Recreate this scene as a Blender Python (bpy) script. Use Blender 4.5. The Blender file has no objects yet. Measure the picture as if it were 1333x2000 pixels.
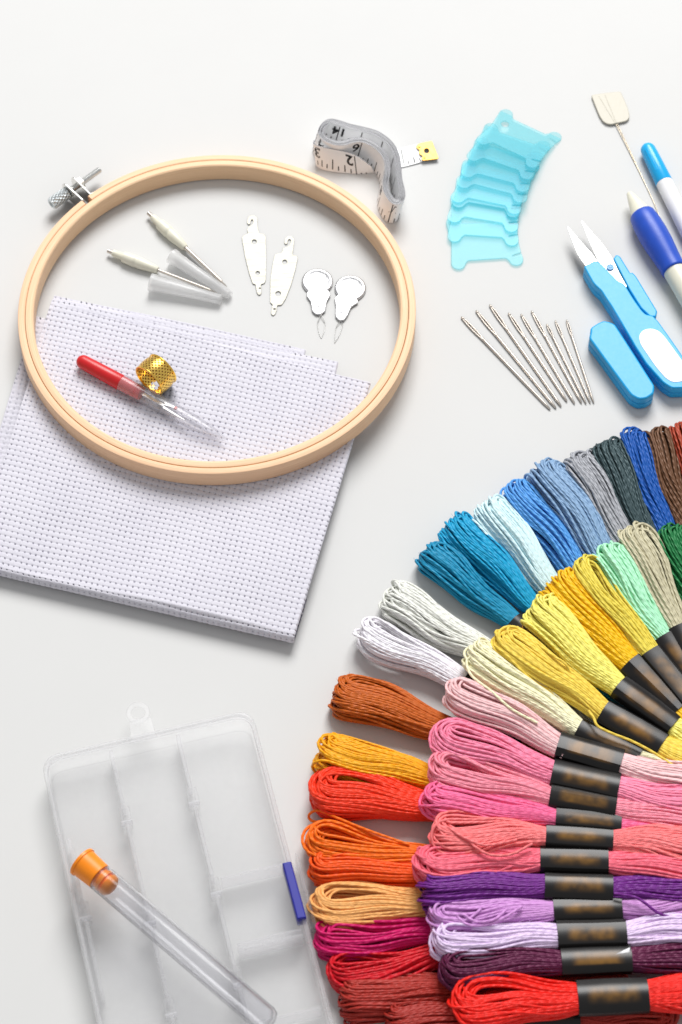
import bpy, math, random
import numpy as np
from mathutils import Vector, Matrix

S = 0.01                       # one Blender unit is 100 mm; everything below is written in millimetres
SC = bpy.context.scene
COL = SC.collection
rad = math.radians

# ------------------------------------------------------------------ camera geometry
PITCH, FPX, DIST = rad(60), 5000.0, 806.0
CP = np.array([0, -DIST * math.cos(PITCH), DIST * math.sin(PITCH)])
CF = np.array([0, math.cos(PITCH), -math.sin(PITCH)])
CU = np.array([0, math.sin(PITCH), math.cos(PITCH)])


def W(x, y, z=0.0):
    """a point of the place, in mm, at height z over the table"""
    d = CF * FPX + np.array([1.0, 0, 0]) * (x - 666.5) + CU * (1000 - y)
    t = (z - CP[2]) / d[2]
    return CP + t * d


def W2(x, y, z=0.0):
    return W(x, y, z)[:2]


# ------------------------------------------------------------------ materials
def lin(c):
    return tuple((v / 255 / 12.92) if v / 255 <= 0.04045 else ((v / 255 + 0.055) / 1.055) ** 2.4 for v in c) + (1.0,)


class NT:
    def __init__(self, name):
        self.m = bpy.data.materials.new(name)
        self.m.use_nodes = True
        self.t = self.m.node_tree
        self.t.nodes.clear()
        self.out = self.n('ShaderNodeOutputMaterial')

    def n(self, typ, **kw):
        nd = self.t.nodes.new(typ)
        for k, v in kw.items():
            if k[0] == 'i' and k[1:].isdigit():
                nd.inputs[int(k[1:])].default_value = v
            elif hasattr(nd, k):
                setattr(nd, k, v)
            else:
                nd.inputs[k.replace('_', ' ')].default_value = v
        return nd

    def l(self, a, b):
        self.t.links.new(a, b)

    def math(self, op, a, b=None, c=None):
        nd = self.n('ShaderNodeMath', operation=op)
        for i, v in enumerate((a, b, c)):
            if v is None:
                continue
            if isinstance(v, (int, float)):
                nd.inputs[i].default_value = v
            else:
                self.l(v, nd.inputs[i])
        return nd.outputs[0]

    def mix(self, fac, a, b):
        nd = self.n('ShaderNodeMix', data_type='RGBA')
        for s, v in ((nd.inputs[0], fac), (nd.inputs[6], a), (nd.inputs[7], b)):
            if hasattr(v, 'links') or hasattr(v, 'is_linked'):
                self.l(v, s)
            else:
                s.default_value = v
        return nd.outputs[2]

    def pr(self, color=None, **kw):
        p = self.n('ShaderNodeBsdfPrincipled')
        if color is not None:
            p.inputs['Base Color'].default_value = color
        for k, v in kw.items():
            p.inputs[k.replace('_', ' ')].default_value = v
        self.l(p.outputs[0], self.out.inputs[0])
        return p

    def noise(self, scale, detail=3, vec=None, rough=.55):
        nd = self.n('ShaderNodeTexNoise')
        nd.inputs['Scale'].default_value = scale
        nd.inputs['Detail'].default_value = detail
        nd.inputs['Roughness'].default_value = rough
        if vec is not None:
            self.l(vec, nd.inputs['Vector'])
        return nd

    def objco(self):
        return self.n('ShaderNodeTexCoord').outputs['Object']

    def uv(self):
        return self.n('ShaderNodeTexCoord').outputs['UV']

    def mapping(self, vec, scale=(1, 1, 1), rot=(0, 0, 0)):
        m = self.n('ShaderNodeMapping')
        m.inputs['Scale'].default_value = scale
        m.inputs['Rotation'].default_value = rot
        self.l(vec, m.inputs['Vector'])
        return m.outputs[0]

    def bump(self, h, p, strength=.3, dist=.002):
        b = self.n('ShaderNodeBump')
        b.inputs['Strength'].default_value = strength
        b.inputs['Distance'].default_value = dist
        self.l(h, b.inputs['Height'])
        self.l(b.outputs[0], p.inputs['Normal'])


def plastic(name, c, rough=.35, spec=.5, grain=.12, vary=.06, coat=0.0, sss=0.0):
    t = NT(name)
    p = t.pr(lin(c), Roughness=rough)
    p.inputs['Specular IOR Level'].default_value = spec
    p.inputs['Coat Weight'].default_value = coat
    p.inputs['Coat Roughness'].default_value = .15
    if sss:
        p.inputs['Subsurface Weight'].default_value = sss
        p.inputs['Subsurface Radius'].default_value = (.02, .02, .02)
        p.inputs['Subsurface Scale'].default_value = 1.0
    co = t.objco()
    nz = t.noise(40, 4, co)
    L = lin(c)
    dk = tuple(v * (1 - vary * 2) for v in L[:3]) + (1,)
    t.l(t.mix(nz.outputs[0], dk, tuple(min(1, v * (1 + vary)) for v in L[:3]) + (1,)), p.inputs['Base Color'])
    r = t.noise(90, 3, co)
    t.l(t.math('MULTIPLY_ADD', r.outputs[0], .08, rough - .04), p.inputs['Roughness'])
    if grain:
        t.bump(t.noise(260, 2, co).outputs[0], p, grain, .001)
    return t.m


def metal(name, c, rough=.2, grain=.1, stretch=(1, 1, 1), scale=60, vary=.25):
    t = NT(name)
    p = t.pr(lin(c), Metallic=1.0, Roughness=rough)
    co = t.mapping(t.objco(), stretch)
    nz = t.noise(scale, 4, co)
    t.l(t.math('MULTIPLY_ADD', nz.outputs[0], vary, max(.02, rough - vary * .45)), p.inputs['Roughness'])
    if grain:
        t.bump(nz.outputs[0], p, grain, .002)
    return t.m


def thread_mat(name, c, gloss=.5):
    t = NT(name)
    L = lin(c)
    kk = min(1.0 + .35 * min(1.0, max(L[:3]) / .6), .97 / max(L[:3]))
    L = tuple(k * kk + .002 for k in L[:3]) + (1,)
    p = t.pr(L, Roughness=.46)
    p.inputs['Specular IOR Level'].default_value = gloss
    mx = max(L[:3])
    p.inputs['Specular Tint'].default_value = tuple(.5 + .5 * (k / mx) for k in L[:3]) + (1,)
    tl = t.n('ShaderNodeBsdfTranslucent')
    tl.inputs[0].default_value = L
    ms = t.n('ShaderNodeMixShader')
    ms.inputs[0].default_value = .06
    t.l(p.outputs[0], ms.inputs[1])
    t.l(tl.outputs[0], ms.inputs[2])
    t.l(ms.outputs[0], t.out.inputs[0])
    sep = t.n('ShaderNodeSeparateXYZ')
    t.l(t.uv(), sep.inputs[0])
    x, y = sep.outputs[0], sep.outputs[1]
    wn = t.n('ShaderNodeTexWhiteNoise', noise_dimensions='1D')
    t.l(t.math('FLOOR', x), wn.inputs['W'])
    yy = t.math('MULTIPLY', t.math('MULTIPLY_ADD', wn.outputs[0], 40.0, y), t.math('MULTIPLY_ADD', wn.outputs[0], .12, .34))
    tw = t.math('SINE', t.math('MULTIPLY', t.math('MULTIPLY_ADD', x, 2.0, yy), 6.28318))
    fx = t.math('SINE', t.math('MULTIPLY', t.math('MULTIPLY_ADD', x, 6.0, yy), 6.28318))
    comb = t.n('ShaderNodeCombineXYZ')
    t.l(t.math('FLOOR', x), comb.inputs[0])
    t.l(t.math('MULTIPLY', y, .12), comb.inputs[1])
    nz = t.noise(1.0, 2, comb.outputs[0])
    cb2 = t.n('ShaderNodeCombineXYZ')
    t.l(t.math('MULTIPLY_ADD', x, 6.0, yy), cb2.inputs[0])
    t.l(t.math('MULTIPLY', y, .6), cb2.inputs[1])
    nf = t.noise(1.0, 2, cb2.outputs[0])
    v = t.math('ADD', t.math('MULTIPLY', wn.outputs[0], .35), t.math('MULTIPLY', nz.outputs[0], .3))
    v = t.math('ADD', v, t.math('MULTIPLY', nf.outputs[0], .35))
    dk = tuple(k * .84 for k in L[:3]) + (1,)
    lt = tuple(min(.97, k * 1.1 + .004) for k in L[:3]) + (1,)
    t.l(t.mix(v, dk, lt), p.inputs['Base Color'])
    h = t.math('ADD', tw, t.math('MULTIPLY', fx, .45))
    t.bump(h, p, .55, .0008)
    return t.m


def clear_plastic(name, edge=(120, 120, 126), gloss=.5, rough=.04, milk=.0):
    """thin clear wall: see-through face on, darker and mirror-like towards its edges"""
    t = NT(name)
    lw = t.n('ShaderNodeLayerWeight')
    lw.inputs[0].default_value = .5
    f = lw.outputs['Facing']
    tr = t.n('ShaderNodeBsdfTransparent')
    t.l(t.mix(t.math('POWER', f, 5.0), lin((252, 252, 253)), lin(edge)), tr.inputs[0])
    gl = t.n('ShaderNodeBsdfGlossy')
    gl.inputs['Roughness'].default_value = rough
    df = t.n('ShaderNodeBsdfDiffuse')
    df.inputs[0].default_value = (.85, .85, .87, 1)
    m0 = t.n('ShaderNodeMixShader')
    m0.inputs[0].default_value = milk
    t.l(tr.outputs[0], m0.inputs[1])
    t.l(df.outputs[0], m0.inputs[2])
    m2 = t.n('ShaderNodeMixShader')
    t.l(t.math('MULTIPLY_ADD', t.math('POWER', f, 3.0), gloss, .04), m2.inputs[0])
    t.l(m0.outputs[0], m2.inputs[1])
    t.l(gl.outputs[0], m2.inputs[2])
    t.l(m2.outputs[0], t.out.inputs[0])
    return t.m


def frosted(name, c, tint, body, gloss_rough=.25, glow=.5, noise_amt=.1):
    """thin translucent sheet: some light goes straight on, some is scattered, some mirrored"""
    t = NT(name)
    tr = t.n('ShaderNodeBsdfTransparent')
    tr.inputs[0].default_value = lin(tint)
    df = t.n('ShaderNodeBsdfDiffuse')
    df.inputs[0].default_value = lin(c)
    tl = t.n('ShaderNodeBsdfTranslucent')
    tl.inputs[0].default_value = lin(c)
    m0 = t.n('ShaderNodeMixShader')
    m0.inputs[0].default_value = glow
    t.l(df.outputs[0], m0.inputs[1])
    t.l(tl.outputs[0], m0.inputs[2])
    m1 = t.n('ShaderNodeMixShader')
    nz = t.noise(14, 3, t.objco())
    t.l(t.math('MULTIPLY_ADD', nz.outputs[0], noise_amt, body - noise_amt * .5), m1.inputs[0])
    t.l(tr.outputs[0], m1.inputs[1])
    t.l(m0.outputs[0], m1.inputs[2])
    gl = t.n('ShaderNodeBsdfGlossy')
    gl.inputs['Roughness'].default_value = gloss_rough
    lw = t.n('ShaderNodeLayerWeight')
    lw.inputs[0].default_value = .5
    m2 = t.n('ShaderNodeMixShader')
    t.l(t.math('MULTIPLY_ADD', t.math('POWER', lw.outputs['Facing'], 4.0), .5, .025), m2.inputs[0])
    t.l(m1.outputs[0], m2.inputs[1])
    t.l(gl.outputs[0], m2.inputs[2])
    t.l(m2.outputs[0], t.out.inputs[0])
    return t.m


def wood_mat(name, a, b):
    t = NT(name)
    p = t.pr(lin(a), Roughness=.5)
    p.inputs['Specular IOR Level'].default_value = .35
    co = t.mapping(t.uv(), (.05, 3.2, 1))
    n1 = t.noise(1.0, 6, co, .65)
    n2 = t.noise(1.0, 3, t.mapping(t.uv(), (.02, .12, 1)))
    ramp = t.n('ShaderNodeValToRGB')
    ramp.color_ramp.elements[0].position = .32
    ramp.color_ramp.elements[1].position = .68
    ramp.color_ramp.elements[0].color = lin(b)
    ramp.color_ramp.elements[1].color = lin(a)
    t.l(n1.outputs[0], ramp.inputs[0])
    w = t.mix(t.math('MULTIPLY', n2.outputs[0], .55), ramp.outputs[0], lin((246, 216, 182)))
    t.l(w, p.inputs['Base Color'])
    t.bump(n1.outputs[0], p, .3, .003)
    return t.m


def band_mat():
    """black paper band with smeared, unreadable ochre print"""
    t = NT('black paper')
    p = t.pr((.02, .018, .017, 1), Roughness=.33)
    p.inputs['Specular IOR Level'].default_value = .38
    sep = t.n('ShaderNodeSeparateXYZ')
    t.l(t.uv(), sep.inputs[0])
    x, y = sep.outputs[0], sep.outputs[1]
    oi = t.n('ShaderNodeObjectInfo')

    def win(v, lo, hi, soft):
        a = t.n('ShaderNodeMapRange', interpolation_type='SMOOTHSTEP')
        a.inputs[1].default_value = lo
        a.inputs[2].default_value = lo + soft
        t.l(v, a.inputs[0])
        b = t.n('ShaderNodeMapRange', interpolation_type='SMOOTHSTEP')
        b.inputs[1].default_value = hi
        b.inputs[2].default_value = hi - soft
        t.l(v, b.inputs[0])
        return t.math('MULTIPLY', a.outputs[0], b.outputs[0])
    comb = t.n('ShaderNodeCombineXYZ')
    t.l(t.math('MULTIPLY', x, 5.5), comb.inputs[0])
    t.l(t.math('MULTIPLY', y, 9.0), comb.inputs[1])
    t.l(t.math('MULTIPLY', oi.outputs['Random'], 30), comb.inputs[2])
    nz = t.noise(1.0, 1.5, comb.outputs[0])
    m = t.math('MULTIPLY', win(x, .1, .92, .16), win(y, .15, .35, .09))
    m = t.math('MULTIPLY', m, t.math('MULTIPLY_ADD', nz.outputs[0], 2.2, -.5))
    m = t.n('ShaderNodeClamp').outputs[0] if False else t.math('MINIMUM', t.math('MAXIMUM', m, 0.0), 1.0)
    t.l(t.mix(m, (.007, .006, .006, 1), (.19, .09, .014, 1)), p.inputs['Base Color'])
    n2 = t.noise(5, 2, t.objco())
    t.bump(n2.outputs[0], p, .3, .012)
    return t.m


def cloth_mat():
    t = NT('woven cotton')
    p = t.pr(lin((236, 233, 243)), Roughness=.85)
    p.inputs['Specular IOR Level'].default_value = .15
    p.inputs['Sheen Weight'].default_value = .1
    nz = t.noise(9, 4, t.objco())
    t.l(t.mix(nz.outputs[0], lin((205, 203, 213)), lin((216, 214, 222))), p.inputs['Base Color'])
    t.bump(t.noise(420, 3, t.objco()).outputs[0], p, .35, .0015)
    return t.m


def table_mat():
    t = NT('matt white board')
    p = t.pr(lin((236, 236, 235)), Roughness=.6)
    p.inputs['Specular IOR Level'].default_value = .12
    nz = t.noise(2.2, 4, t.objco())
    t.l(t.mix(nz.outputs[0], lin((206, 206, 205)), lin((210, 210, 209))), p.inputs['Base Color'])
    r = t.noise(30, 4, t.objco())
    t.l(t.math('MULTIPLY_ADD', r.outputs[0], .1, .55), p.inputs['Roughness'])
    return t.m


def knurl_mat(name, c, rough, su, sv, mode='diamond', strength=1.0, dist=.004):
    t = NT(name)
    p = t.pr(lin(c), Metallic=1.0, Roughness=rough)
    sep = t.n('ShaderNodeSeparateXYZ')
    t.l(t.uv(), sep.inputs[0])
    x, y = sep.outputs[0], sep.outputs[1]
    if mode == 'diamond':
        a = t.math('SINE', t.math('MULTIPLY', t.math('MULTIPLY_ADD', x, su, t.math('MULTIPLY', y, sv)), 6.28318))
        b = t.math('SINE', t.math('MULTIPLY', t.math('MULTIPLY_ADD', x, su, t.math('MULTIPLY', y, -sv)), 6.28318))
        h = t.math('MULTIPLY', t.math('ADD', a, b), .5)
    elif mode == 'thread':
        h = t.math('SINE', t.math('MULTIPLY', t.math('MULTIPLY_ADD', y, sv, x), 6.28318))
    else:
        a = t.math('COSINE', t.math('MULTIPLY', t.math('MULTIPLY_ADD', x, su, t.math('MULTIPLY', y, sv)), 6.28318))
        b = t.math('COSINE', t.math('MULTIPLY', t.math('MULTIPLY_ADD', x, su, t.math('MULTIPLY', y, -sv)), 6.28318))
        mk = t.n('ShaderNodeMapRange', interpolation_type='SMOOTHSTEP')
        mk.inputs[1].default_value = .15
        mk.inputs[2].default_value = .75
        t.l(t.math('MULTIPLY', t.math('ADD', a, b), .5), mk.inputs[0])
        h = t.math('MULTIPLY', mk.outputs[0], -1.0)
        t.l(t.mix(mk.outputs[0], lin(c), lin((140, 82, 16))), p.inputs['Base Color'])
    t.bump(h, p, strength, dist)
    return t.m


M = dict(
    table=table_mat(), cloth=cloth_mat(), band=band_mat(),
    wood=wood_mat('pale beech', (240, 204, 166), (218, 174, 130)),
    wood2=wood_mat('pale bamboo', (242, 202, 164), (222, 172, 130)),
    steel=metal('bright steel', (232, 230, 226), .16, .05),
    needle=metal('nickel plated steel', (214, 206, 197), .24, .0, vary=.03),
    plate=metal('brushed tin', (176, 174, 166), .6, .25, (1, 14, 1), 14),
    foil=metal('thin pressed foil', (222, 222, 224), .24, .9, (1, 1, 1), 55),
    blade=metal('polished blade steel', (244, 244, 242), .25, .05),
    screw=knurl_mat('knurled steel', (228, 234, 236), .36, 11, .55, 'diamond', .7, .004),
    rod=knurl_mat('threaded steel', (225, 226, 224), .3, 1, 1.6, 'thread', .5, .002),
    gold=knurl_mat('dimpled gilt metal', (255, 214, 110), .22, 25, .74, 'dimple', .8, .005),
    goldrim=metal('gilt metal', (255, 210, 100), .15, .05),
    clip=metal('brass clip metal', (212, 168, 92), .5, .15),
    red=plastic('red plastic', (205, 22, 28), .36, .5, .2, .08),
    redball=plastic('red bead plastic', (220, 40, 45), .3),
    ivory=plastic('ivory plastic', (226, 223, 205), .34, .5, .06, .03, 0, .0),
    white=plastic('white plastic', (238, 238, 240), .3, .5, .05, .02),
    offwhite=plastic('cream plastic', (186, 181, 166), .4, .4, .05, .02),
    blue=plastic('sky blue plastic', (20, 164, 224), .4, .5, .04, .012),
    capblue=plastic('bright blue plastic', (20, 170, 232), .25, .5, .0, .03),
    grip=plastic('blue rubber', (24, 76, 188), .42, .5, .3, .08),
    latch=plastic('deep blue plastic', (22, 26, 148), .4, .5, .1, .05),
    orange=plastic('orange plastic', (250, 140, 10), .4, .45, .1, .05),
    glass=clear_plastic('clear acrylic', (110, 110, 118), .8, .13),
    capclear=clear_plastic('clear cap plastic', (170, 168, 176), .22, .12, .07),
    pen=frosted('milky barrel plastic', (236, 236, 240), (250, 250, 252), .8, .2, .4),
    milky=frosted('milky plastic', (246, 246, 246), (254, 254, 254), .4, .2, .5),
    aqua=frosted('aqua plastic', (66, 212, 228), (230, 251, 253), .11, .35, .4, .02),
    box=frosted('frosted clear plastic', (252, 252, 254), (255, 255, 255), .1, .22, .5, .08),
    boxedge=frosted('thick frosted plastic', (252, 252, 254), (255, 255, 255), .26, .2, .6, .06),
    whiteclear=frosted('cloudy plastic', (250, 250, 252), (254, 254, 255), .5, .2, .5, .04),
    tape=plastic('coated white tape', (250, 250, 251), .38, .4, .3, .04),
    ink=plastic('black ink', (28, 28, 30), .55, .3, 0, .02),
    wire=metal('fine brass wire', (225, 212, 190), .3, 0),
    silverwire=metal('fine silver wire', (205, 205, 203), .3, 0),
    goldink=plastic('gold ink', (205, 140, 40), .4, .5, 0, .02),
    screwblue=plastic('blue pivot plastic', (45, 150, 215), .3),
)


def tape_edge():
    t = NT('stitched tape edge')
    p = t.pr(lin((210, 210, 212)), Roughness=.7)
    sep = t.n('ShaderNodeSeparateXYZ')
    t.l(t.uv(), sep.inputs[0])
    a = t.math('GREATER_THAN', t.math('FRACT', t.math('MULTIPLY', sep.outputs[0], 1 / .62)), .5)
    t.l(t.mix(a, lin((178, 178, 182)), lin((92, 92, 96))), p.inputs['Base Color'])
    return t.m


M['tape_edge'] = tape_edge()

# ------------------------------------------------------------------ object helpers
LOC = {}


def empty(name, loc, label, cat, group=None):
    o = bpy.data.objects.new(name, None)
    o.empty_display_size = .05
    COL.objects.link(o)
    o.location = [float(v) * S for v in loc]
    LOC[o.name] = np.array(loc, float)
    o['label'] = label
    o['category'] = cat
    if group:
        o['group'] = group
    return o


def obj(name, V, F, mat, parent=None, smooth=35, uv=None, mats=None, fmat=None, origin=None):
    """link ONE mesh object; V in mm in the place's own coordinates"""
    V = np.asarray(V, float).reshape(-1, 3)
    if origin is None:
        if parent is not None:
            origin = LOC[parent.name]
        else:
            origin = np.array([V[:, 0].mean(), V[:, 1].mean(), V[:, 2].min()])
    me = bpy.data.meshes.new(name)
    X = ((V - origin) * S).astype(np.float32)
    if isinstance(F, np.ndarray) and F.ndim == 2:
        k = F.shape[1]
        nf = len(F)
        me.vertices.add(len(X))
        me.vertices.foreach_set('co', X.ravel())
        me.loops.add(nf * k)
        me.loops.foreach_set('vertex_index', F.astype(np.int32).ravel())
        me.polygons.add(nf)
        me.polygons.foreach_set('loop_start', np.arange(0, nf * k, k, dtype=np.int32))
        me.update(calc_edges=True)
    else:
        me.from_pydata([tuple(v) for v in X], [], [tuple(int(i) for i in f) for f in F])
    if uv is not None:
        lay = me.uv_layers.new(name='UVMap')
        lay.data.foreach_set('uv', np.asarray(uv, np.float32).ravel())
    for m in (mats or [mat]):
        me.materials.append(m)
    if fmat is not None:
        me.polygons.foreach_set('material_index', np.asarray(fmat, np.int32))
    me.polygons.foreach_set('use_smooth', np.ones(len(me.polygons), bool))
    me.update()
    if smooth and smooth < 180:
        me.set_sharp_from_angle(angle=rad(smooth))
    me.validate()
    o = bpy.data.objects.new(name, me)
    COL.objects.link(o)
    if parent is not None:
        o.parent = parent
        o.location = (origin - LOC[parent.name]) * S
    else:
        o.location = origin * S
    LOC[o.name] = np.array(origin, float)
    return o


def tag(o, label, cat, group=None):
    o['label'] = label
    o['category'] = cat
    if group:
        o['group'] = group
    return o


def catmull(P, n=8, closed=False):
    P = np.asarray(P, float)
    N = len(P)
    out = []
    for i in range(N if closed else N - 1):
        if closed:
            a, b, c, d = P[(i - 1) % N], P[i], P[(i + 1) % N], P[(i + 2) % N]
        else:
            b, c = P[i], P[i + 1]
            a = P[i - 1] if i else 2 * b - c
            d = P[i + 2] if i + 2 < N else 2 * c - b
        for k in range(n):
            t = k / n
            out.append(.5 * (2 * b + (c - a) * t + (2 * a - 5 * b + 4 * c - d) * t * t + (3 * b - a - 3 * c + d) * t ** 3))
    if not closed:
        out.append(P[-1])
    return np.array(out)


def rounded(P, r, n=5):
    """closed polygon with its corners rounded"""
    P = [np.asarray(p, float) for p in P]
    out = []
    N = len(P)
    for i in range(N):
        a, b, c = P[i - 1], P[i], P[(i + 1) % N]
        rr = r[i] if isinstance(r, (list, tuple)) else r
        u, v = a - b, c - b
        lu, lv = np.linalg.norm(u), np.linalg.norm(v)
        k = min(rr, lu * .45, lv * .45)
        p0, p1 = b + u / lu * k, b + v / lv * k
        for j in range(n + 1):
            t = j / n
            out.append((1 - t) ** 2 * p0 + 2 * t * (1 - t) * b + t * t * p1)
    return np.array(out)


def plate(outline, holes, z0, z1, bevel=.15):
    """a cut-out sheet between two heights, with holes and rounded edges -> verts, faces"""
    cu = bpy.data.curves.new('outline', 'CURVE')
    cu.dimensions = '2D'
    cu.fill_mode = 'BOTH'
    th = (z1 - z0)
    bv = min(bevel, th * .49)
    cu.extrude = th / 2 - bv
    cu.bevel_depth = bv
    cu.bevel_resolution = 2
    cu.offset = -bv
    for poly in [outline] + list(holes):
        sp = cu.splines.new('POLY')
        sp.points.add(len(poly) - 1)
        for p, q in zip(sp.points, poly):
            p.co = (q[0], q[1], 0, 1)
        sp.use_cyclic_u = True
    o = bpy.data.objects.new('outline', cu)
    COL.objects.link(o)
    dg = bpy.context.evaluated_depsgraph_get()
    dg.update()
    me = bpy.data.meshes.new_from_object(o.evaluated_get(dg))
    V = np.array([v.co[:] for v in me.vertices])
    F = [tuple(p.vertices) for p in me.polygons]
    bpy.data.objects.remove(o)
    bpy.data.curves.remove(cu)
    bpy.data.meshes.remove(me)
    V[:, 2] += (z0 + z1) / 2
    return V, F


def circle(c, r, n=20, ry=None):
    a = np.linspace(0, 2 * np.pi, n, endpoint=False)
    return np.stack([c[0] + r * np.cos(a), c[1] + (ry or r) * np.sin(a)], 1)


def frame(p0, p1, up=(0, 0, 1)):
    a = np.asarray(p1, float) - np.asarray(p0, float)
    L = np.linalg.norm(a)
    a = a / L
    if abs(float(np.dot(a, np.asarray(up, float)))) > .99:
        up = (0, 1, 0)
    u = np.cross(np.asarray(up, float), a)
    u /= np.linalg.norm(u)
    return a, u, np.cross(a, u), L


def lathe(p0, p1, prof, n=32, flat=1.0, a0=0.0, a1=2 * np.pi, close=True):
    """turned shape about the line p0-p1; prof = [(distance along, radius)]"""
    a, u, w, L = frame(p0, p1)
    p0 = np.asarray(p0, float)
    full = abs(a1 - a0 - 2 * np.pi) < 1e-6
    nn = n if full else n + 1
    an = np.linspace(a0, a1, nn, endpoint=not full)
    V, F, UV = [], [], []
    for t, r in prof:
        for q in an:
            V.append(p0 + a * t + u * (r * math.cos(q)) + w * (r * flat * math.sin(q)))
    m = len(prof)
    for i in range(m - 1):
        for j in range(n):
            j2 = (j + 1) % nn
            F.append((i * nn + j, i * nn + j2, (i + 1) * nn + j2, (i + 1) * nn + j))
            UV += [(j / n, prof[i][0]), ((j + 1) / n, prof[i][0]), ((j + 1) / n, prof[i + 1][0]), (j / n, prof[i + 1][0])]
    if close and full:
        for i, rev in ((0, True), (m - 1, False)):
            if prof[i][1] > 1e-4:
                f = tuple(range(i * nn, i * nn + nn))
                F.append(f[::-1] if rev else f)
                UV += [(0, 0)] * nn
    return np.array(V), F, UV


def tubes(P, r, ref, sides=6, uvscale=1.0, cap=True):
    """many equal-length strands at once. P (m,n,3); r scalar or (m,n); ref (m,3) or (m,n,3)"""
    P = np.asarray(P, float)
    m, n, _ = P.shape
    T = np.gradient(P, axis=1)
    T /= np.linalg.norm(T, axis=2, keepdims=True) + 1e-9
    ref = np.asarray(ref, float)
    if ref.ndim == 2:
        ref = np.repeat(ref[:, None, :], n, 1)
    A = ref - (ref * T).sum(2, keepdims=True) * T
    A /= np.linalg.norm(A, axis=2, keepdims=True) + 1e-9
    B = np.cross(T, A)
    an = np.linspace(0, 2 * np.pi, sides, endpoint=False)
    rr = np.broadcast_to(np.asarray(r, float), (m, n)) if not np.isscalar(r) else np.full((m, n), r)
    V = P[:, :, None, :] + rr[:, :, None, None] * (A[:, :, None, :] * np.cos(an)[None, None, :, None] + B[:, :, None, :] * np.sin(an)[None, None, :, None])
    idx = np.arange(m * n * sides).reshape(m, n, sides)
    a = idx[:, :-1, :]
    b = np.roll(idx, -1, 2)[:, :-1, :]
    c = np.roll(idx, -1, 2)[:, 1:, :]
    d = idx[:, 1:, :]
    F = np.stack([a, b, c, d], -1).reshape(-1, 4)
    seg = np.linalg.norm(np.diff(P, axis=1), axis=2)
    s = np.concatenate([np.zeros((m, 1)), np.cumsum(seg, 1)], 1) * uvscale
    k = np.arange(sides) / sides * .998
    k2 = (np.arange(sides) + 1) / sides * .998
    mi = np.arange(m)[:, None, None]
    u0 = np.broadcast_to(mi + k, (m, n - 1, sides))
    u1 = np.broadcast_to(mi + k2, (m, n - 1, sides))
    s0 = np.broadcast_to(s[:, :-1, None], (m, n - 1, sides))
    s1 = np.broadcast_to(s[:, 1:, None], (m, n - 1, sides))
    UV = np.stack([np.stack([u0, s0], -1), np.stack([u1, s0], -1), np.stack([u1, s1], -1), np.stack([u0, s1], -1)], -2).reshape(-1, 2)
    return V.reshape(-1, 3), F, UV


def wire(name, pts, r, mat, parent=None, sides=8, ref=(0, 0, 1), smooth=180):
    pts = np.asarray(pts, float)
    V, F, UV = tubes(pts[None], r, np.array([ref], float), sides)
    return obj(name, V, F, mat, parent, smooth=smooth, uv=UV)


def join(parts):
    V, F, k = [], [], 0
    for v, f in parts:
        V.append(np.asarray(v))
        F += [tuple(int(i) + k for i in q) for q in f]
        k += len(v)
    return np.concatenate(V), F


# ------------------------------------------------------------------ the surface
ts = 2600
V = [(-ts, -ts, 0), (ts, -ts, 0), (ts, ts, 0), (-ts, ts, 0)]
tb = obj('table_top', V, [(0, 1, 2, 3)], M['table'], smooth=0)
tb['kind'] = 'structure'
tb['label'] = 'plain matt white table top under all the sewing things'
tb['category'] = 'table'

# ------------------------------------------------------------------ folded evenweave cloth
PIT = 1.84
rngc = np.random.default_rng(5)


def weave(si, ti):
    i, j = np.round(si), np.round(ti)
    fs, ft = si - i, ti - j
    hw = .425
    amp, r = .12, .42
    pw = np.sqrt(np.clip(1 - (np.abs(fs) / hw) ** 7, 0, 1))
    pf = np.sqrt(np.clip(1 - (np.abs(ft) / hw) ** 7, 0, 1))
    j4 = .06 * np.cos(fs * 2 * np.pi * 4)
    f4 = .06 * np.cos(ft * 2 * np.pi * 4)
    zw = amp * np.cos(np.pi * (ti + i)) + r * (pw - 1) + j4
    zf = -amp * np.cos(np.pi * (si + j)) + r * (pf - 1) + f4
    zw = np.where(np.abs(fs) < hw, zw, -2.0)
    zf = np.where(np.abs(ft) < hw, zf, -2.0)
    return np.maximum(zw, zf)


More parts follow.
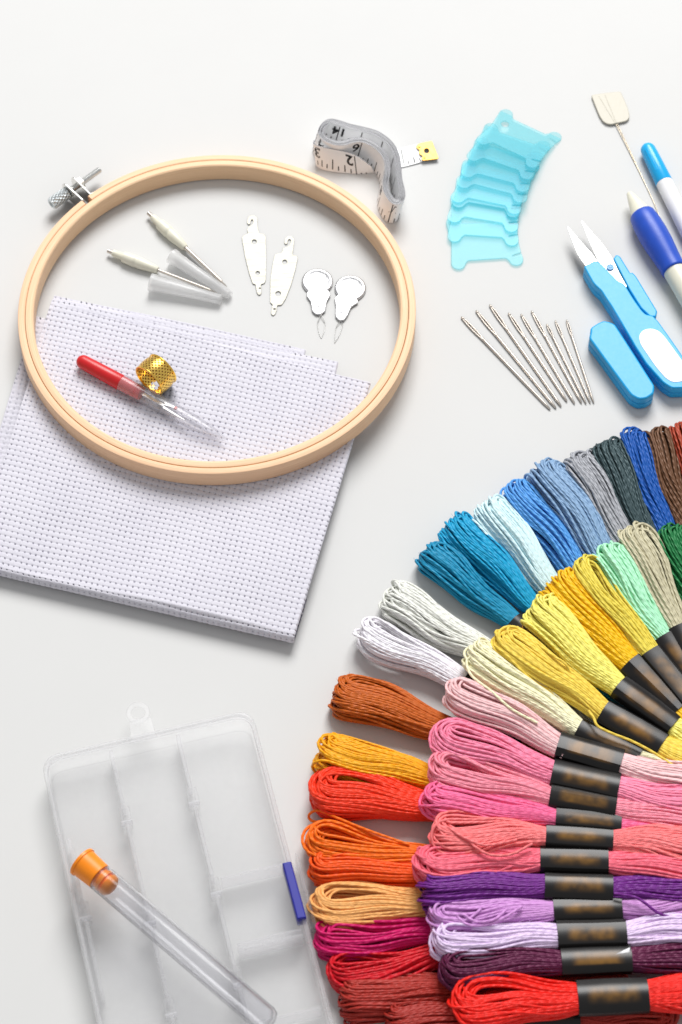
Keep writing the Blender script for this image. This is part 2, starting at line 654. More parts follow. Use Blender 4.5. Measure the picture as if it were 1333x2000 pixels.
def sheet(name, TL, TR, BR, BL, parent, sub, roll=0.0, tmax=1.0, lift=None, off=(0, 0), seed=1):
    """woven sheet hanging over its front fold; corners are (x, y, z)"""
    TL, TR, BR, BL = (np.asarray(p, float) for p in (TL, TR, BR, BL))
    wd = (np.linalg.norm(TR - TL) + np.linalg.norm(BR - BL)) / 2
    dp = (np.linalg.norm(BL - TL) + np.linalg.norm(BR - TR)) / 2
    ns = int(wd / PIT * sub)
    extra = (math.pi * roll + 14) if roll else 0
    Lt = dp * tmax + extra
    nt = int(Lt / PIT * sub)
    s = np.linspace(0, 1, ns + 1)
    Ld = np.linspace(0, Lt, nt + 1)
    Sg, Lg = np.meshgrid(s, Ld)
    T = np.minimum(Lg / dp, 1.0)
    P = (TL * ((1 - Sg) * (1 - T))[..., None] + TR * (Sg * (1 - T))[..., None] + BR * (Sg * T)[..., None] + BL * ((1 - Sg) * T)[..., None])
    fw = (BL - TL) * (1 - Sg[..., None]) + (BR - TR) * Sg[..., None]
    fw[..., 2] = 0
    fw /= np.linalg.norm(fw, axis=2, keepdims=True)
    Nn = np.zeros_like(P)
    Nn[..., 2] = 1
    if roll:
        ex = np.maximum(Lg - dp, 0)
        th = np.minimum(ex / roll, math.pi)
        back = np.maximum(ex - math.pi * roll, 0)
        P = P + fw * (roll * np.sin(th) - back)[..., None]
        P[..., 2] -= roll * (1 - np.cos(th))
        Nn = fw * np.sin(th)[..., None] + np.array([0, 0, 1.0]) * np.cos(th)[..., None]
    r = np.random.default_rng(seed)
    wob = np.zeros_like(Sg)
    for k in range(5):
        fx, fy, ph = r.uniform(1, 5), r.uniform(1, 5), r.uniform(0, 6.28)
        wob += np.sin(Sg * fx * 3 + Lg / dp * fy * 3 + ph) * .14
    wx = .10 * np.sin(Lg / 9 + 2 * Sg) + .07 * np.sin(Lg / 3.1 + 7 * Sg)
    wy = .10 * np.sin(Sg * wd / 11 + Lg / 30) + .07 * np.sin(Sg * wd / 4.3)
    h = weave(Sg * wd / PIT + wx, Lg / PIT + wy)
    h = np.maximum(h, -1.7)
    h += r.normal(0, .012, h.shape)
    edge = np.minimum(np.minimum(Sg * wd, (1 - Sg) * wd), Lg)
    h = np.where(edge < .02, -1.0, h)
    V = P + Nn * (h)[..., None]
    V[..., 2] += wob * np.clip(1 - np.maximum(Lg - dp, 0), 0, 1)
    V[..., 2] = np.maximum(V[..., 2], .12)
    idx = np.arange((nt + 1) * (ns + 1)).reshape(nt + 1, ns + 1)
    F = np.stack([idx[:-1, :-1], idx[1:, :-1], idx[1:, 1:], idx[:-1, 1:]], -1).reshape(-1, 4)
    return obj(name, V.reshape(-1, 3), F, M['cloth'], parent, smooth=180)


ZC = 5.6
cl = empty('embroidery_cloth', (*W2(330, 900), 0), 'pale lavender white evenweave cloth folded in layers under the front of the hoop', 'cloth')
sheet('top_layer', W(105, 592, ZC), W(725, 747, ZC), W(577, 1236, ZC + .3), W(-56, 1091, ZC), cl, 9, roll=2.2, seed=3)
sheet('folded_layer', W(101, 583, 4.6), W(662, 706, 4.6), W(600, 960, 4.2), W(20, 830, 4.2), cl, 6, tmax=.55, seed=4)
sheet('folded_layer', W(105, 574, 3.4), W(598, 681, 3.4), W(540, 940, 3.0), W(20, 830, 3.0), cl, 6, tmax=.5, seed=6)
sheet('bottom_layer', W(66, 616, 1.8), W(690, 762, 1.8), W(566, 1205, 1.5), W(-70, 1062, 1.5), cl, 5, seed=8)

# ------------------------------------------------------------------ embroidery hoop
HR, HC, HH = 64.72, np.array([-40.33, 70.75]), 7.0
tl = math.asin(5.5 / (2 * HR))
HB = np.array([HC[0], HC[1], 5.5 / 2 + .25])


def hoop_pt(r, a, h):
    x, y = r * math.cos(a), r * math.sin(a)
    return HB + np.array([x, y * math.cos(tl) + h * math.sin(tl), -y * math.sin(tl) + h * math.cos(tl)])


def ring(name, prof, a0, a1, n, mat, parent, full):
    V, F, UV = [], [], []
    k = len(prof)
    arc = [0]
    for i in range(k):
        p, q = prof[i], prof[(i + 1) % k]
        arc.append(arc[-1] + math.hypot(p[0] - q[0], p[1] - q[1]))
    nn = n if full else n + 1
    for i in range(nn):
        a = a0 + (a1 - a0) * i / n
        for r, h in prof:
            V.append(hoop_pt(r, a, h))
    for i in range(n):
        i2 = (i + 1) % nn
        for j in range(k):
            j2 = (j + 1) % k
            F.append((i * k + j, i2 * k + j, i2 * k + j2, i * k + j2))
            u0, u1 = (a0 + (a1 - a0) * i / n) * 60, (a0 + (a1 - a0) * (i + 1) / n) * 60
            UV += [(u0, arc[j]), (u1, arc[j]), (u1, arc[j + 1]), (u0, arc[j + 1])]
    if not full:
        F.append(tuple(range(k))[::-1])
        UV += [(a0 * 60 + .3 * q[1], q[0]) for q in prof[::-1]]
        F.append(tuple(range((nn - 1) * k, nn * k)))
        UV += [(a1 * 60 + .3 * q[1], q[0]) for q in prof]
    return obj(name, V, F, mat, parent, smooth=28, uv=UV)


def rect_prof(r0, r1, h0, h1, b, bi=None):
    bi = bi or b
    return [(r0, h0 + b), (r0, h1 - bi), (r0 + bi * .35, h1 - bi * .35), (r0 + bi, h1), (r1 - b, h1), (r1 - b * .3, h1 - b * .3), (r1, h1 - b), (r1, h0 + b), (r1 - b * .3, h0 + b * .3), (r1 - b, h0), (r0 + b, h0), (r0 + b * .3, h0 + b * .3)]


hoop = empty('embroidery_hoop', (HC[0], HC[1], 0), 'round pale wooden embroidery hoop with a steel tightening screw, lying partly on the cloth', 'embroidery hoop')
gp = W(166, 388, 8)
ga = math.atan2(gp[1] - HC[1], gp[0] - HC[0])
ring('inner_ring', rect_prof(HR - 5.1, HR - 2.46, 0, HH, .3, .75), 0, 2 * math.pi, 220, M['wood'], hoop, True)
gw = .022
ring('outer_ring', rect_prof(HR - 2.35, HR, .2, HH - .05, .4), ga + gw - 2 * math.pi, ga - gw, 260, M['wood2'], hoop, False)
# the clamp: two bent ears, a screw with knurled head through them, a nut
er = np.array([math.cos(ga), math.sin(ga), 0])
et = np.array([-math.sin(ga), math.cos(ga), 0])      # anticlockwise, towards lower left
up = np.array([0, 0, 1.0])
base = np.array([HC[0], HC[1], 0]) + er * HR
fa = empty('screw_fitting', (*(base + er * 3)[:2], 0), '', '')
del fa['label'], fa['category']
fa.parent = hoop
fa.location = (LOC[fa.name] - LOC[hoop.name]) * S


Z5 = 4.8
q0, q1 = W(100, 399, Z5), W(196, 331, Z5)
sa_, su_, sw_, SLN = frame(q0, q1)           # from the knurled head towards the far end of the rod
on = lambda x, y: float(np.dot(W(x, y, Z5) - q0, sa_))
e1_, e2_ = on(131, 373), on(149, 362)


def ear(t, sgn):
    """bent plate: one leg across the screw, its foot riveted along the rim"""
    o = q0 + sa_ * t
    o[2] = 0
    rim = HC + (o[:2] - HC) / np.linalg.norm(o[:2] - HC) * (HR + .1)
    reach = np.linalg.norm(o[:2] - rim)
    out = np.array([*((o[:2] - rim) / reach), 0])
    hi = reach + 2.4
    pts = rounded([(-.3, .9), (hi - 1.2, .9), (hi, 2.2), (hi, 7.2), (hi - 1.2, 8.4), (-.3, 7.6)], .6)
    v, f = plate(pts, [], -.3, .3, .1)
    P = np.array([*rim, 0]) + v[:, :1] * out + v[:, 1:2] * up + v[:, 2:3] * sa_
    v2, f2 = plate(rounded([(0, .9), (5.5, .9), (5.5, 6.8), (0, 7.5)], .4), [], .05, .5, .1)
    a0_ = math.atan2(rim[1] - HC[1], rim[0] - HC[0])
    a = a0_ + sgn * v2[:, 0] / HR
    R_ = HR + v2[:, 2] + .05
    P2 = np.stack([HC[0] + R_ * np.cos(a), HC[1] + R_ * np.sin(a), v2[:, 1]], 1)
    V, F = join([(P, f), (P2, f2)])
    return obj('bracket', V, F, M['steel'], fa)


ear(e1_, 1)
ear(e2_, -1)
hl = e1_ - .35
v, f, uv = lathe(q0 + sa_ * hl, q0, [(0, 1.9), (.15, 2.15), (hl - .7, 2.15), (hl - .1, 1.8), (hl, 1.1), (hl - .6, .8), (hl - .7, 0)], 40)
obj('screw_head', v, f, M['screw'], fa, uv=uv, smooth=40)
v, f, uv = lathe(q0 + sa_ * (hl - .3), q1, [(0, 1.1), (SLN - hl, 1.1), (SLN - hl + .3, .85)], 20)
obj('screw_rod', v, f, M['rod'], fa, uv=uv, smooth=40)
v, f, uv = lathe(q0 + sa_ * (e2_ + .35), q1, [(0, 1.7), (.15, 2.1), (2.0, 2.1), (2.2, 1.7)], 6)
obj('nut', v, f, M['steel'], fa, smooth=20)

# ------------------------------------------------------------------ seam ripper on the cloth
zc = ZC + .35
A0, A1 = W(163, 707, zc + 2.5), W(441, 859, zc + 2.0)
ax, _, _, AL = frame(A0, A1)
sr = empty('seam_ripper', (A0[0], A0[1], zc), 'red handled seam ripper in a clear pointed cap lying on the cloth', 'seam ripper')


def on_axis(px, py):
    return float(np.dot(W(px, py, zc + 2.4) - A0, ax))


h1 = on_axis(277, 768)
r0 = 2.3
prof = [(-2.2 + r0 * (1 - math.cos(q)), r0 * math.sin(q)) for q in np.linspace(0, 1.5, 8)]
c0 = on_axis(240, 746)
prof += [(6, 2.45), (c0 - .6, 2.6), (c0 - .3, 2.45), (h1 - .2, 2.3), (h1, 2.1), (h1, 0)]
v, f, uv = lathe(A0, A1, prof, 28)
obj('handle', v, f, M['red'], sr)
ce = on_axis(441, 859)
prof_o = [(c0, 2.75), (c0 + .15, 3.0), (c0 + 4.6, 3.0), (c0 + 4.7, 3.35), (c0 + 6, 3.35), (c0 + 6.1, 2.95), (c0 + 14, 2.8), (ce - 12, 2.4), (ce - 6, 1.8), (ce - 2.5, 1.1), (ce - .6, .55), (ce, 0.02)]
prof_i = [(ce - 1.0, 0.02), (ce - 3, .8), (ce - 6.3, 1.4), (ce - 12, 2.0), (c0 + 14, 2.45), (c0 + 6, 2.62), (c0, 2.66)]
v, f, uv = lathe(A0, A1, prof_o + prof_i + [prof_o[0]], 32, close=False)
obj('cap', v, f, M['capclear'], sr, smooth=50)
sp = on_axis(338, 798)
be = on_axis(366, 817)


def side_on(pts, th, z):
    """thin blade lying flat: pts = (distance along the handle axis, offset to its left)"""
    a2 = ax[:2] / np.linalg.norm(ax[:2])
    n2 = np.array([-a2[1], a2[0]])
    poly = [A0[:2] + a2 * p + n2 * q for p, q in pts]
    return plate(poly, [], z - th / 2, z + th / 2, .08)


zb = zc + 2.5
pts = [(h1 - 3, -.55), (h1 - 3, .55), (h1 + 9, .55), (sp - 4, 1.2), (sp + .3, 1.5), (sp + 1.0, 1.0), (sp - 1.5, .5), (sp - 3.5, -.1), (sp, -.45), (be + .6, -1.0), (be - 1, -1.25), (sp - 3, -1.0), (h1 + 9, -.5)]
v, f = side_on(pts, .5, zb)
obj('blade', v, f, M['blade'], sr)
bc = A0 + ax * (sp + .7)
n3 = np.array([-ax[1], ax[0], 0]) / np.linalg.norm(ax[:2])
bc = bc + n3 * 1.2
bc[2] = zb
v, f, uv = lathe(bc - [0, 0, .6], bc + [0, 0, .6], [(0, .01), (.15, .4), (.6, .65), (1.05, .4), (1.2, .01)], 12)
obj('bead', v, f, M['redball'], sr, smooth=180)

# ------------------------------------------------------------------ gilt thimble ring
tc0, tc1 = W(291, 745, zc + 5.6), W(317, 721, zc + 5.6)
tx, _, _, TL_ = frame(tc0, tc1)
TL_ = 6.8
th_ = empty('thimble', (*((tc0 + tc1) / 2)[:2], zc), 'dimpled gilt thimble ring lying on its side against the seam ripper', 'thimble')
RT = 5.6
rim = [(0, RT - .25), (-.15, RT), (0, RT + .25), (.5, RT + .28), (.7, RT + .1)]
v, f, uv = lathe(tc0, tc1, [(.6, RT + .12), (TL_ * .3, RT + .42), (TL_ * .6, RT + .42), (TL_ - .6, RT + .0), (TL_ - .6, RT - .25), (TL_ * .6, RT + .15), (TL_ * .3, RT + .15), (.6, RT - .18), (.6, RT + .12)], 64, close=False)
obj('band', v, f, M['gold'], th_, uv=uv, smooth=40)
for t0, rr in ((0, RT + .1), (TL_ - .6, RT + .0)):
    v, f, uv = lathe(tc0 + tx * t0, tc0 + tx * (t0 + .7), [(0, rr - .3), (0, rr + .1), (.2, rr + .25), (.45, rr + .25), (.65, rr + .1), (.65, rr - .3), (0, rr - .3)], 64, close=False)
    obj('rim', v, f, M['goldrim'], th_, smooth=40)

# ------------------------------------------------------------------ punch needles and their caps
def punch(p, label):
    (m0, m1, b0, b1, n1, tip), rs = p
    z = 1.9
    a0, a1 = W(*m0, z), W(*n1, 1.6)
    ax_, _, _, L_ = frame(a0, a1)
    d = lambda q: float(np.dot(W(*q, z) - a0, ax_))
    root = empty('punch_needle', (*a0[:2], 0), label, 'punch needle', 'punch needles inside the hoop')
    v, f, uv = lathe(a0, a1, [(0, .55), (0, .72), (d(m1) + 1, .72)], 16)
    obj('end_tube', v, f, M['needle'], root, smooth=40)
    e1 = d(m1)
    e2 = d(b0)
    e3 = d(b1)
    Lb = e3 - e2
    prof = [(e1, .9), (e1 + .2, 1.15), (e1 + .6, 1.15), (e2 - .2, 1.3), (e2, 1.45), (e2 + .05, 1.85), (e2 + Lb * .28, 2.05), (e2 + Lb * .34, 2.05), (e2 + Lb * .36, 1.9), (e2 + Lb * .44, 1.9), (e2 + Lb * .46, 2.0), (e2 + Lb * .6, 1.8), (e3 - .4, 1.25), (e3, 1.0)]
    v, f, uv = lathe(a0, a1, prof, 28)
    obj('handle', v, f, M['ivory'], root)
    e4 = d(n1)
    v, f, uv = lathe(a0, a1, [(e3 - .5, rs), (e4 - 1.6, rs * .92), (e4 - .2, rs * .75), (e4, rs * .3)], 14)
    obj('needle', v, f, M['needle'], root, smooth=40)
    q = a0 + ax_ * (e4 - .1)
    wire('needle_point', [q, q + (W(*tip, 1.2) - q) * .6, W(*tip, 1.1)], np.array([[rs * .45, rs * .3, .08]]), M['needle'], root)
    hp = a0 + ax_ * (e4 - .5) + np.array([0, 0, rs * .62])
    v, f = plate(circle(hp[:2], rs * .5, 10), [], hp[2], hp[2] + .06, .02)
    obj('eye', v, f, M['ink'], root)


punch((((211, 490), (220, 494), (240, 504), (308, 528), (412, 567), (424, 571)), .55), 'ivory punch needle pointing at along the lower clear sleeve')
punch((((290, 416), (297, 424), (309, 440), (362, 484), (433, 550), (444, 560)), .75), 'thicker ivory punch needle lying above the other, beside the upper sleeve')


def needle_cap(p0, p1, r0, r1, label, z=None):
    a0, a1 = W(*p0, r0), W(*p1, r1)
    L_ = np.linalg.norm(a1 - a0)
    prof = [(0, r0), (1.4, r0), (2.0, r0 * .9), (L_ * .5, (r0 + r1) * .46), (L_ - .4, r1), (L_, r1 * .8), (L_, 0.05), (L_ - .6, .05), (L_ - .8, r1 * .7), (L_ * .5, (r0 + r1) * .46 - .4), (2, r0 * .9 - .45), (0, r0 - .4), (0, r0)]
    v, f, uv = lathe(a0, a1, prof, 28, close=False)
    tag(obj('needle_sleeve', v, f, M['milky'], None, smooth=50), label, 'needle sleeve', 'clear needle sleeves inside the hoop')


needle_cap((294, 551), (434, 586), 3.0, 1.7, 'milky clear needle sleeve under the tip of the lower punch needle')
needle_cap((336, 500), (450, 577), 2.7, 1.6, 'milky clear needle sleeve lying between the two punch needles')

# ------------------------------------------------------------------ flat hook needle threaders
def zpoly(pts, ox, oy, k, z=0.0):
    return [W2(ox + k * a, oy + k * b, z) for a, b in pts]


K4 = .21
hook1 = [(118, 266), (72, 284), (62, 300), (66, 340), (90, 480), (130, 640), (163, 735), (186, 735), (200, 812), (210, 832), (228, 838), (242, 825), (243, 800), (238, 737), (272, 728), (284, 700), (288, 500), (283, 290), (268, 268), (222, 265), (205, 185), (206, 125), (192, 102), (160, 92), (130, 100), (114, 122), (108, 165), (120, 182), (138, 178), (148, 140), (160, 132), (167, 148), (162, 180), (128, 195), (110, 222)]
hook2 = [(390, 452), (366, 462), (345, 560), (325, 700), (324, 908), (348, 926), (335, 985), (331, 1010), (348, 1028), (368, 1020), (384, 985), (390, 933), (432, 930), (470, 870), (520, 740), (560, 600), (581, 492), (568, 468), (532, 464), (548, 345), (545, 310), (522, 287), (490, 286), (462, 310), (454, 352), (470, 368), (488, 356), (486, 332), (502, 314), (517, 324), (516, 352), (490, 385), (444, 402), (436, 440)]
for pts, holes, lab in (
        (hook1, [((176, 342), 23, 21), ((209, 633), 20, 19), ((229, 774), 11, 6)], 'flat tin hook threader with two round holes, the left of the pair'),
        (hook2, [((460, 530), 22, 21), ((399, 824), 25, 23), ((365, 968), 12, 6)], 'flat tin hook threader leaning right, nearest the foil threaders')):
    o = rounded(zpoly(pts, 460, 400, K4, .5), .45, 3)
    hs = [[W2(460 + K4 * (c[0] + rx * math.cos(q)), 400 + K4 * (c[1] + ry * math.sin(q)), .5) for q in np.linspace(0, 6.2832, 16, endpoint=False)] for c, rx, ry in holes]
    v, f = plate(o, hs, .04, .42, .08)
    tag(obj('hook_threader', v, f, M['plate'], None), lab, 'needle threader', 'flat hook needle threaders')

# ------------------------------------------------------------------ foil needle threaders
def foil(cz, body, w0, w1, w2, w3, lab):
    c = W2(460 + K4 * cz[0], 400 + K4 * cz[1], .8)
    root = empty('foil_threader', (*c, 0), lab, 'needle threader', 'foil needle threaders')
    R_ = 149 * K4 / 6.02
    an = np.linspace(0, 2 * np.pi, 49)
    V, F = [], []
    prof = [(0, .75), (R_ * .5, .72), (R_ * .7, .72), (R_ * .78, .88), (R_ * .86, .96), (R_ * .94, .88), (R_, .6), (R_ * .99, .2), (0, .2)]
    n = 48
    for r, z in prof:
        for q in an[:-1]:
            V.append((c[0] + r * math.cos(q), c[1] + r * math.sin(q), z))
    for i in range(len(prof) - 1):
        for j in range(n):
            F.append((i * n + j, i * n + (j + 1) % n, (i + 1) * n + (j + 1) % n, (i + 1) * n + j))
    obj('disc', V, F, M['foil'], root, smooth=60)
    v, f = plate(rounded(zpoly(body, 460, 400, K4, .8), .5, 4), [], .2, 1.0, .25)
    rg = np.random.default_rng(int(cz[0]))
    obj('stem', v, f, M['foil'], root, smooth=40)
    q0 = np.array(w0, float)
    k = [460, 400]
    # embossed ridge across the foot of the stem
    e0 = (np.array(w0) * .93 + np.array(body[2]) * .07) - np.array([0, 55])
    pr = [W(460 + K4 * (e0[0] + dx), 400 + K4 * (e0[1] + dy), 1.05) for dx, dy in ((-32, 2), (-15, -5), (5, -4), (30, 4))]
    wire('ridge', catmull(pr, 4), .18, M['foil'], root)
    pl = lambda q, z: W(460 + K4 * q[0], 400 + K4 * q[1], z)
    left = catmull([pl(w0, .8), pl(((w0[0] + w1[0]) / 2 - 3, (w0[1] + w1[1]) / 2), .6), pl(w1, .3), pl(((w1[0] + w2[0]) / 2 - 5, (w1[1] + w2[1]) / 2 + 15), .2), pl(w2, .2)], 6)
    right = catmull([pl(w0, .8), pl(((w0[0] + w3[0]) / 2 + 3, (w0[1] + w3[1]) / 2), .6), pl(w3, .3), pl(((w3[0] + w2[0]) / 2 + 5, (w3[1] + w2[1]) / 2 + 15), .2), pl(w2, .2)], 6)
    v1, f1, _ = tubes(left[None], .1, np.array([[0, 0, 1.0]]), 6)
    v2, f2, _ = tubes(right[None], .1, np.array([[0, 0, 1.0]]), 6)
    V, F = join([(v1, f1), (v2, f2)])
    obj('wire_loop', V, F, M['silverwire'], root, smooth=180)


foil((764, 710), [(690, 780), (664, 822), (664, 850), (700, 900), (714, 985), (745, 1018), (795, 1022), (838, 988), (850, 905), (888, 838), (870, 800), (840, 780)], (795, 1018), (765, 1110), (800, 1240), (834, 1108), 'foil needle threader with round head and fine wire loop, left of the foil pair')
foil((1070, 772), [(975, 820), (940, 850), (922, 868), (934, 940), (930, 1035), (962, 1075), (1012, 1074), (1045, 1028), (1080, 950), (1146, 908), (1135, 878), (1110, 850)], (982, 1072), (935, 1150), (924, 1284), (997, 1120), 'foil needle threader with round head and fine wire loop, nearest the hoop rim')

# ------------------------------------------------------------------ tape measure
tp = empty('tape_measure', (*W2(745, 330), 0), 'white tape measure folded in a wavy coil with a gilt end clip', 'tape measure')
TK = .21


def tz(p, z):
    return W(590 + TK * p[0], 210 + TK * p[1], z)


TH = 9.5
top_px = [(150, 235), (165, 175), (210, 125), (270, 103), (350, 118), (450, 150), (580, 180), (700, 215), (790, 270), (860, 340), (905, 430), (925, 540), (935, 660), (958, 760), (962, 830), (935, 880), (885, 903), (830, 885), (785, 830), (755, 760), (752, 690), (768, 610), (770, 530), (745, 455), (690, 390), (620, 345), (545, 320), (470, 330), (400, 350), (320, 352), (240, 325), (180, 285)]
off = np.array([-50, 172])
topP = np.array([tz(p, TH) for p in top_px])
botP = np.array([tz(np.array(p) + off, 0.15) for p in top_px])
topP, botP = catmull(topP, 8, True), catmull(botP, 8, True)
# inward normal of the closed path
d_ = np.roll(topP, -1, 0) - np.roll(topP, 1, 0)
nin = np.stack([-d_[:, 1], d_[:, 0]], 1)
nin /= np.linalg.norm(nin, axis=1, keepdims=True)
area = .5 * np.sum(topP[:, 0] * np.roll(topP[:, 1], -1) - np.roll(topP[:, 0], -1) * topP[:, 1])
if area < 0:
    nin = -nin
nin = np.concatenate([nin, np.zeros((len(nin), 1))], 1)


def ribbon(name, T_, B_, N_, th, closed, parent):
    """solid strip between a top and a bottom line, th thick along N_"""
    n = len(T_)
    V = np.concatenate([T_, B_, B_ + N_ * th, T_ + N_ * th])
    F, UV, fm = [], [], []
    sl = np.concatenate([[0], np.cumsum(np.linalg.norm(np.diff(T_, axis=0), axis=1))])
    for i in range(n if closed else n - 1):
        j = (i + 1) % n
        s0, s1 = sl[i], sl[i + 1] if i + 1 < n else sl[i] + np.linalg.norm(T_[0] - T_[-1])
        for a, b, mi in ((0, 1, 0), (1, 2, 1), (2, 3, 0), (3, 0, 1)):
            F.append((a * n + i, b * n + i, b * n + j, a * n + j))
            UV += [(s0, a), (s0, b), (s1, b), (s1, a)]
            fm.append(mi)
    if not closed:
        F += [(0, n, 2 * n, 3 * n), (n - 1, 4 * n - 1, 3 * n - 1, 2 * n - 1)]
        UV += [(0, 0)] * 8
        fm += [0, 0]
    return obj(name, V, F, M['tape'], parent, uv=UV, mats=[M['tape'], M['tape_edge']], fmat=fm, smooth=40)


rgt = np.random.default_rng(2)
for i in range(7):
    g = .30 * i + .08 * np.sin(np.linspace(0, 2 * np.pi, len(topP), endpoint=False) * 3 + i * 1.7) * (i > 0)
    gg = (nin * np.asarray(g).reshape(-1, 1) if np.ndim(g) else nin * g)
    dz = np.array([0, 0, rgt.uniform(-.35, .25) if i else 0])
    ribbon('coil', topP + gg + dz, botP + gg, nin, .17, True, tp)
# the loose outer strip and the end strip with its clip
lowT = catmull([tz(p, z) for p, z in (((112, 300), 8.6), ((110, 340), 8.4), ((200, 372), 8.0), ((320, 395), 7.6), ((430, 420), 7.0), ((540, 470), 6.0), ((640, 545), 4.2))], 8)
lowB = catmull([tz(p, .15) for p in ((128, 505), (136, 545), (200, 580), (320, 602), (450, 614), (560, 615), (670, 607))], 8)
dl = np.gradient(lowT, axis=0)
nl = np.stack([-dl[:, 1], dl[:, 0], 0 * dl[:, 0]], 1)
nl /= np.linalg.norm(nl, axis=1, keepdims=True)
ribbon('loose_strip', lowT, lowB, nl, .25, False, tp)
endT = catmull([tz(p, z) for p, z in (((880, 385), .6), ((960, 370), .5), ((1060, 345), .8), ((1120, 330), .9))], 6)
endB = catmull([tz(p, z) for p, z in (((925, 555), .4), ((990, 540), .4), ((1095, 510), .5), ((1150, 490), .6))], 6)
ribbon('end_strip', endT, endB, np.repeat([[0, 0, -1.0]], len(endT), 0), .25, False, tp)
cp = [(1070, 345), (1105, 332), (1210, 310), (1275, 478), (1120, 497), (1110, 470), (1128, 452), (1098, 440), (1085, 415), (1100, 398), (1075, 385), (1060, 365)]
v, f = plate(rounded([W2(590 + TK * a, 210 + TK * b, 1.2) for a, b in cp], .6, 3), [[W2(590 + TK * (1160 + 24 * math.cos(q)), 210 + TK * (405 + 24 * math.sin(q)), 1.2) for q in np.linspace(0, 6.28, 14, endpoint=False)]], .95, 1.35, .12)
ck = obj('end_clip', v, f, M['clip'], tp)
for q in ((1093, 368), (1140, 468)):
    p = tz(q, 1.3)
    v, f, uv = lathe(p, p + [0, 0, .3], [(0, .45), (.2, .4), (.3, .15)], 10)
    obj('rivet', v, f, M['clip'], ck)


class Strip:
    def __init__(self, T_, B_, out, closed):
        self.T, self.B, self.N = T_, B_, out
        if closed:
            self.T = np.concatenate([T_, T_[:1]])
            self.B = np.concatenate([B_, B_[:1]])
            self.N = np.concatenate([out, out[:1]])
        self.s = np.concatenate([[0], np.cumsum(np.linalg.norm(np.diff(self.T, axis=0), axis=1))])
        self.L = self.s[-1]

    def at(self, s, y):
        """y = mm down from the top edge"""
        g = lambda A: np.stack([np.interp(s, self.s, A[:, k]) for k in range(3)], -1)
        T_, B_, N_ = g(self.T), g(self.B), g(self.N)
        h = np.linalg.norm(B_ - T_, axis=-1, keepdims=True)
        return T_ + (B_ - T_) * (np.asarray(y)[..., None] / h) + N_ * .05

    def near(self, p):
        return self.s[np.argmin(np.linalg.norm(self.T - p, axis=1))]


def text_mesh(txt, size):
    cu = bpy.data.curves.new('glyph', 'FONT')
    cu.body = txt
    cu.size = size
    cu.align_x = 'CENTER'
    cu.offset = size * .022
    o = bpy.data.objects.new('glyph', cu)
    COL.objects.link(o)
    dg = bpy.context.evaluated_depsgraph_get()
    dg.update()
    me = bpy.data.meshes.new_from_object(o.evaluated_get(dg))
    V = np.array([v.co[:] for v in me.vertices])
    F = [tuple(p.vertices) for p in me.polygons]
    bpy.data.objects.remove(o)
    bpy.data.curves.remove(cu)
    bpy.data.meshes.remove(me)
    return V, F


def marks(strip, nums, direction, h, name, s_lo=0, s_hi=None, step=1.9, phase=0.0):
    parts = []
    s_hi = strip.L if s_hi is None else s_hi
    k = 0
    s = s_lo + phase
    while s < s_hi:
        Lk = h * (.95 if k % 8 == 0 else .5 if k % 4 == 0 else .34 if k % 2 == 0 else .22)
        w = .17
        q = np.array([s - w, s + w, s + w, s - w])
        y = np.array([h - Lk, h - Lk, h - .1, h - .1])
        parts.append((strip.at(q, y), [(0, 1, 2, 3)]))
        s += step
        k += 1
    for txt, s0 in nums:
        V_, F_ = text_mesh(txt, 5.2)
        q = s0 + direction * V_[:, 0]
        parts.append((strip.at(q, h * .12 + V_[:, 1]), F_))
    V, F = join(parts)
    return obj(name, V, F, M['ink'], tp, smooth=0)


st_o = Strip(topP, botP, -nin, True)
nr = lambda p: st_o.near(tz(p, TH))
marks(st_o, [('7', nr((868, 900))), ('6', nr((520, 322))), ('8', nr((752, 720))), ('5', nr((150, 232))), ('4', nr((180, 285)) - .5)], 1, TH - .1, 'scale_marks', phase=.7)
st_l = Strip(lowT, lowB, -nl, False)
marks(st_l, [('3', 3.0), ('2', st_l.L * .62)], -1, 7.6, 'scale_marks', s_lo=1.0, s_hi=st_l.L * .95)
st_i = Strip(topP + nin * 2.12, botP + nin * 2.12, nin, True)
marks(st_i, [('14', nr((270, 110))), ('9', nr((955, 790)))], -1, TH, 'scale_marks', step=1.0)
st_e = Strip(endT, endB, np.repeat([[0, 0, 1.0]], len(endT), 0), False)
marks(st_e, [], 1, 7.4, 'scale_marks', s_lo=1.5, s_hi=st_e.L * .8)

# ------------------------------------------------------------------ aqua floss bobbins
BK = .1876
bobs = [
    ((450, 400), (960, 640), 3.4, 'topmost aqua bobbin card of the spread stack, its round hole showing'),
    ((350, 570), (900, 760), 3.4, 'aqua bobbin card just below the topmost one with the hole'),
    ((290, 740), (855, 890), 3.3, 'aqua bobbin card third down from the top of the spread stack'),
    ((250, 850), (830, 1000), 3.0, 'aqua bobbin card fourth down from the top of the spread stack'),
    ((190, 1000), (770, 1120), 2.6, 'aqua bobbin card fifth down, almost covering the one beneath it'),
    ((195, 1048), (760, 1150), 2.1, 'aqua bobbin card almost hidden, with only a thin lower edge out'),
    ((150, 1200), (740, 1300), 1.5, 'aqua bobbin card third up from the bottom of the spread stack'),
    ((150, 1400), (745, 1440), .95, 'aqua bobbin card second up from the bottom, pale over the last one'),
    ((190, 1680), (790, 1640), .3, 'palest aqua bobbin card at the bottom end of the spread stack'),
]


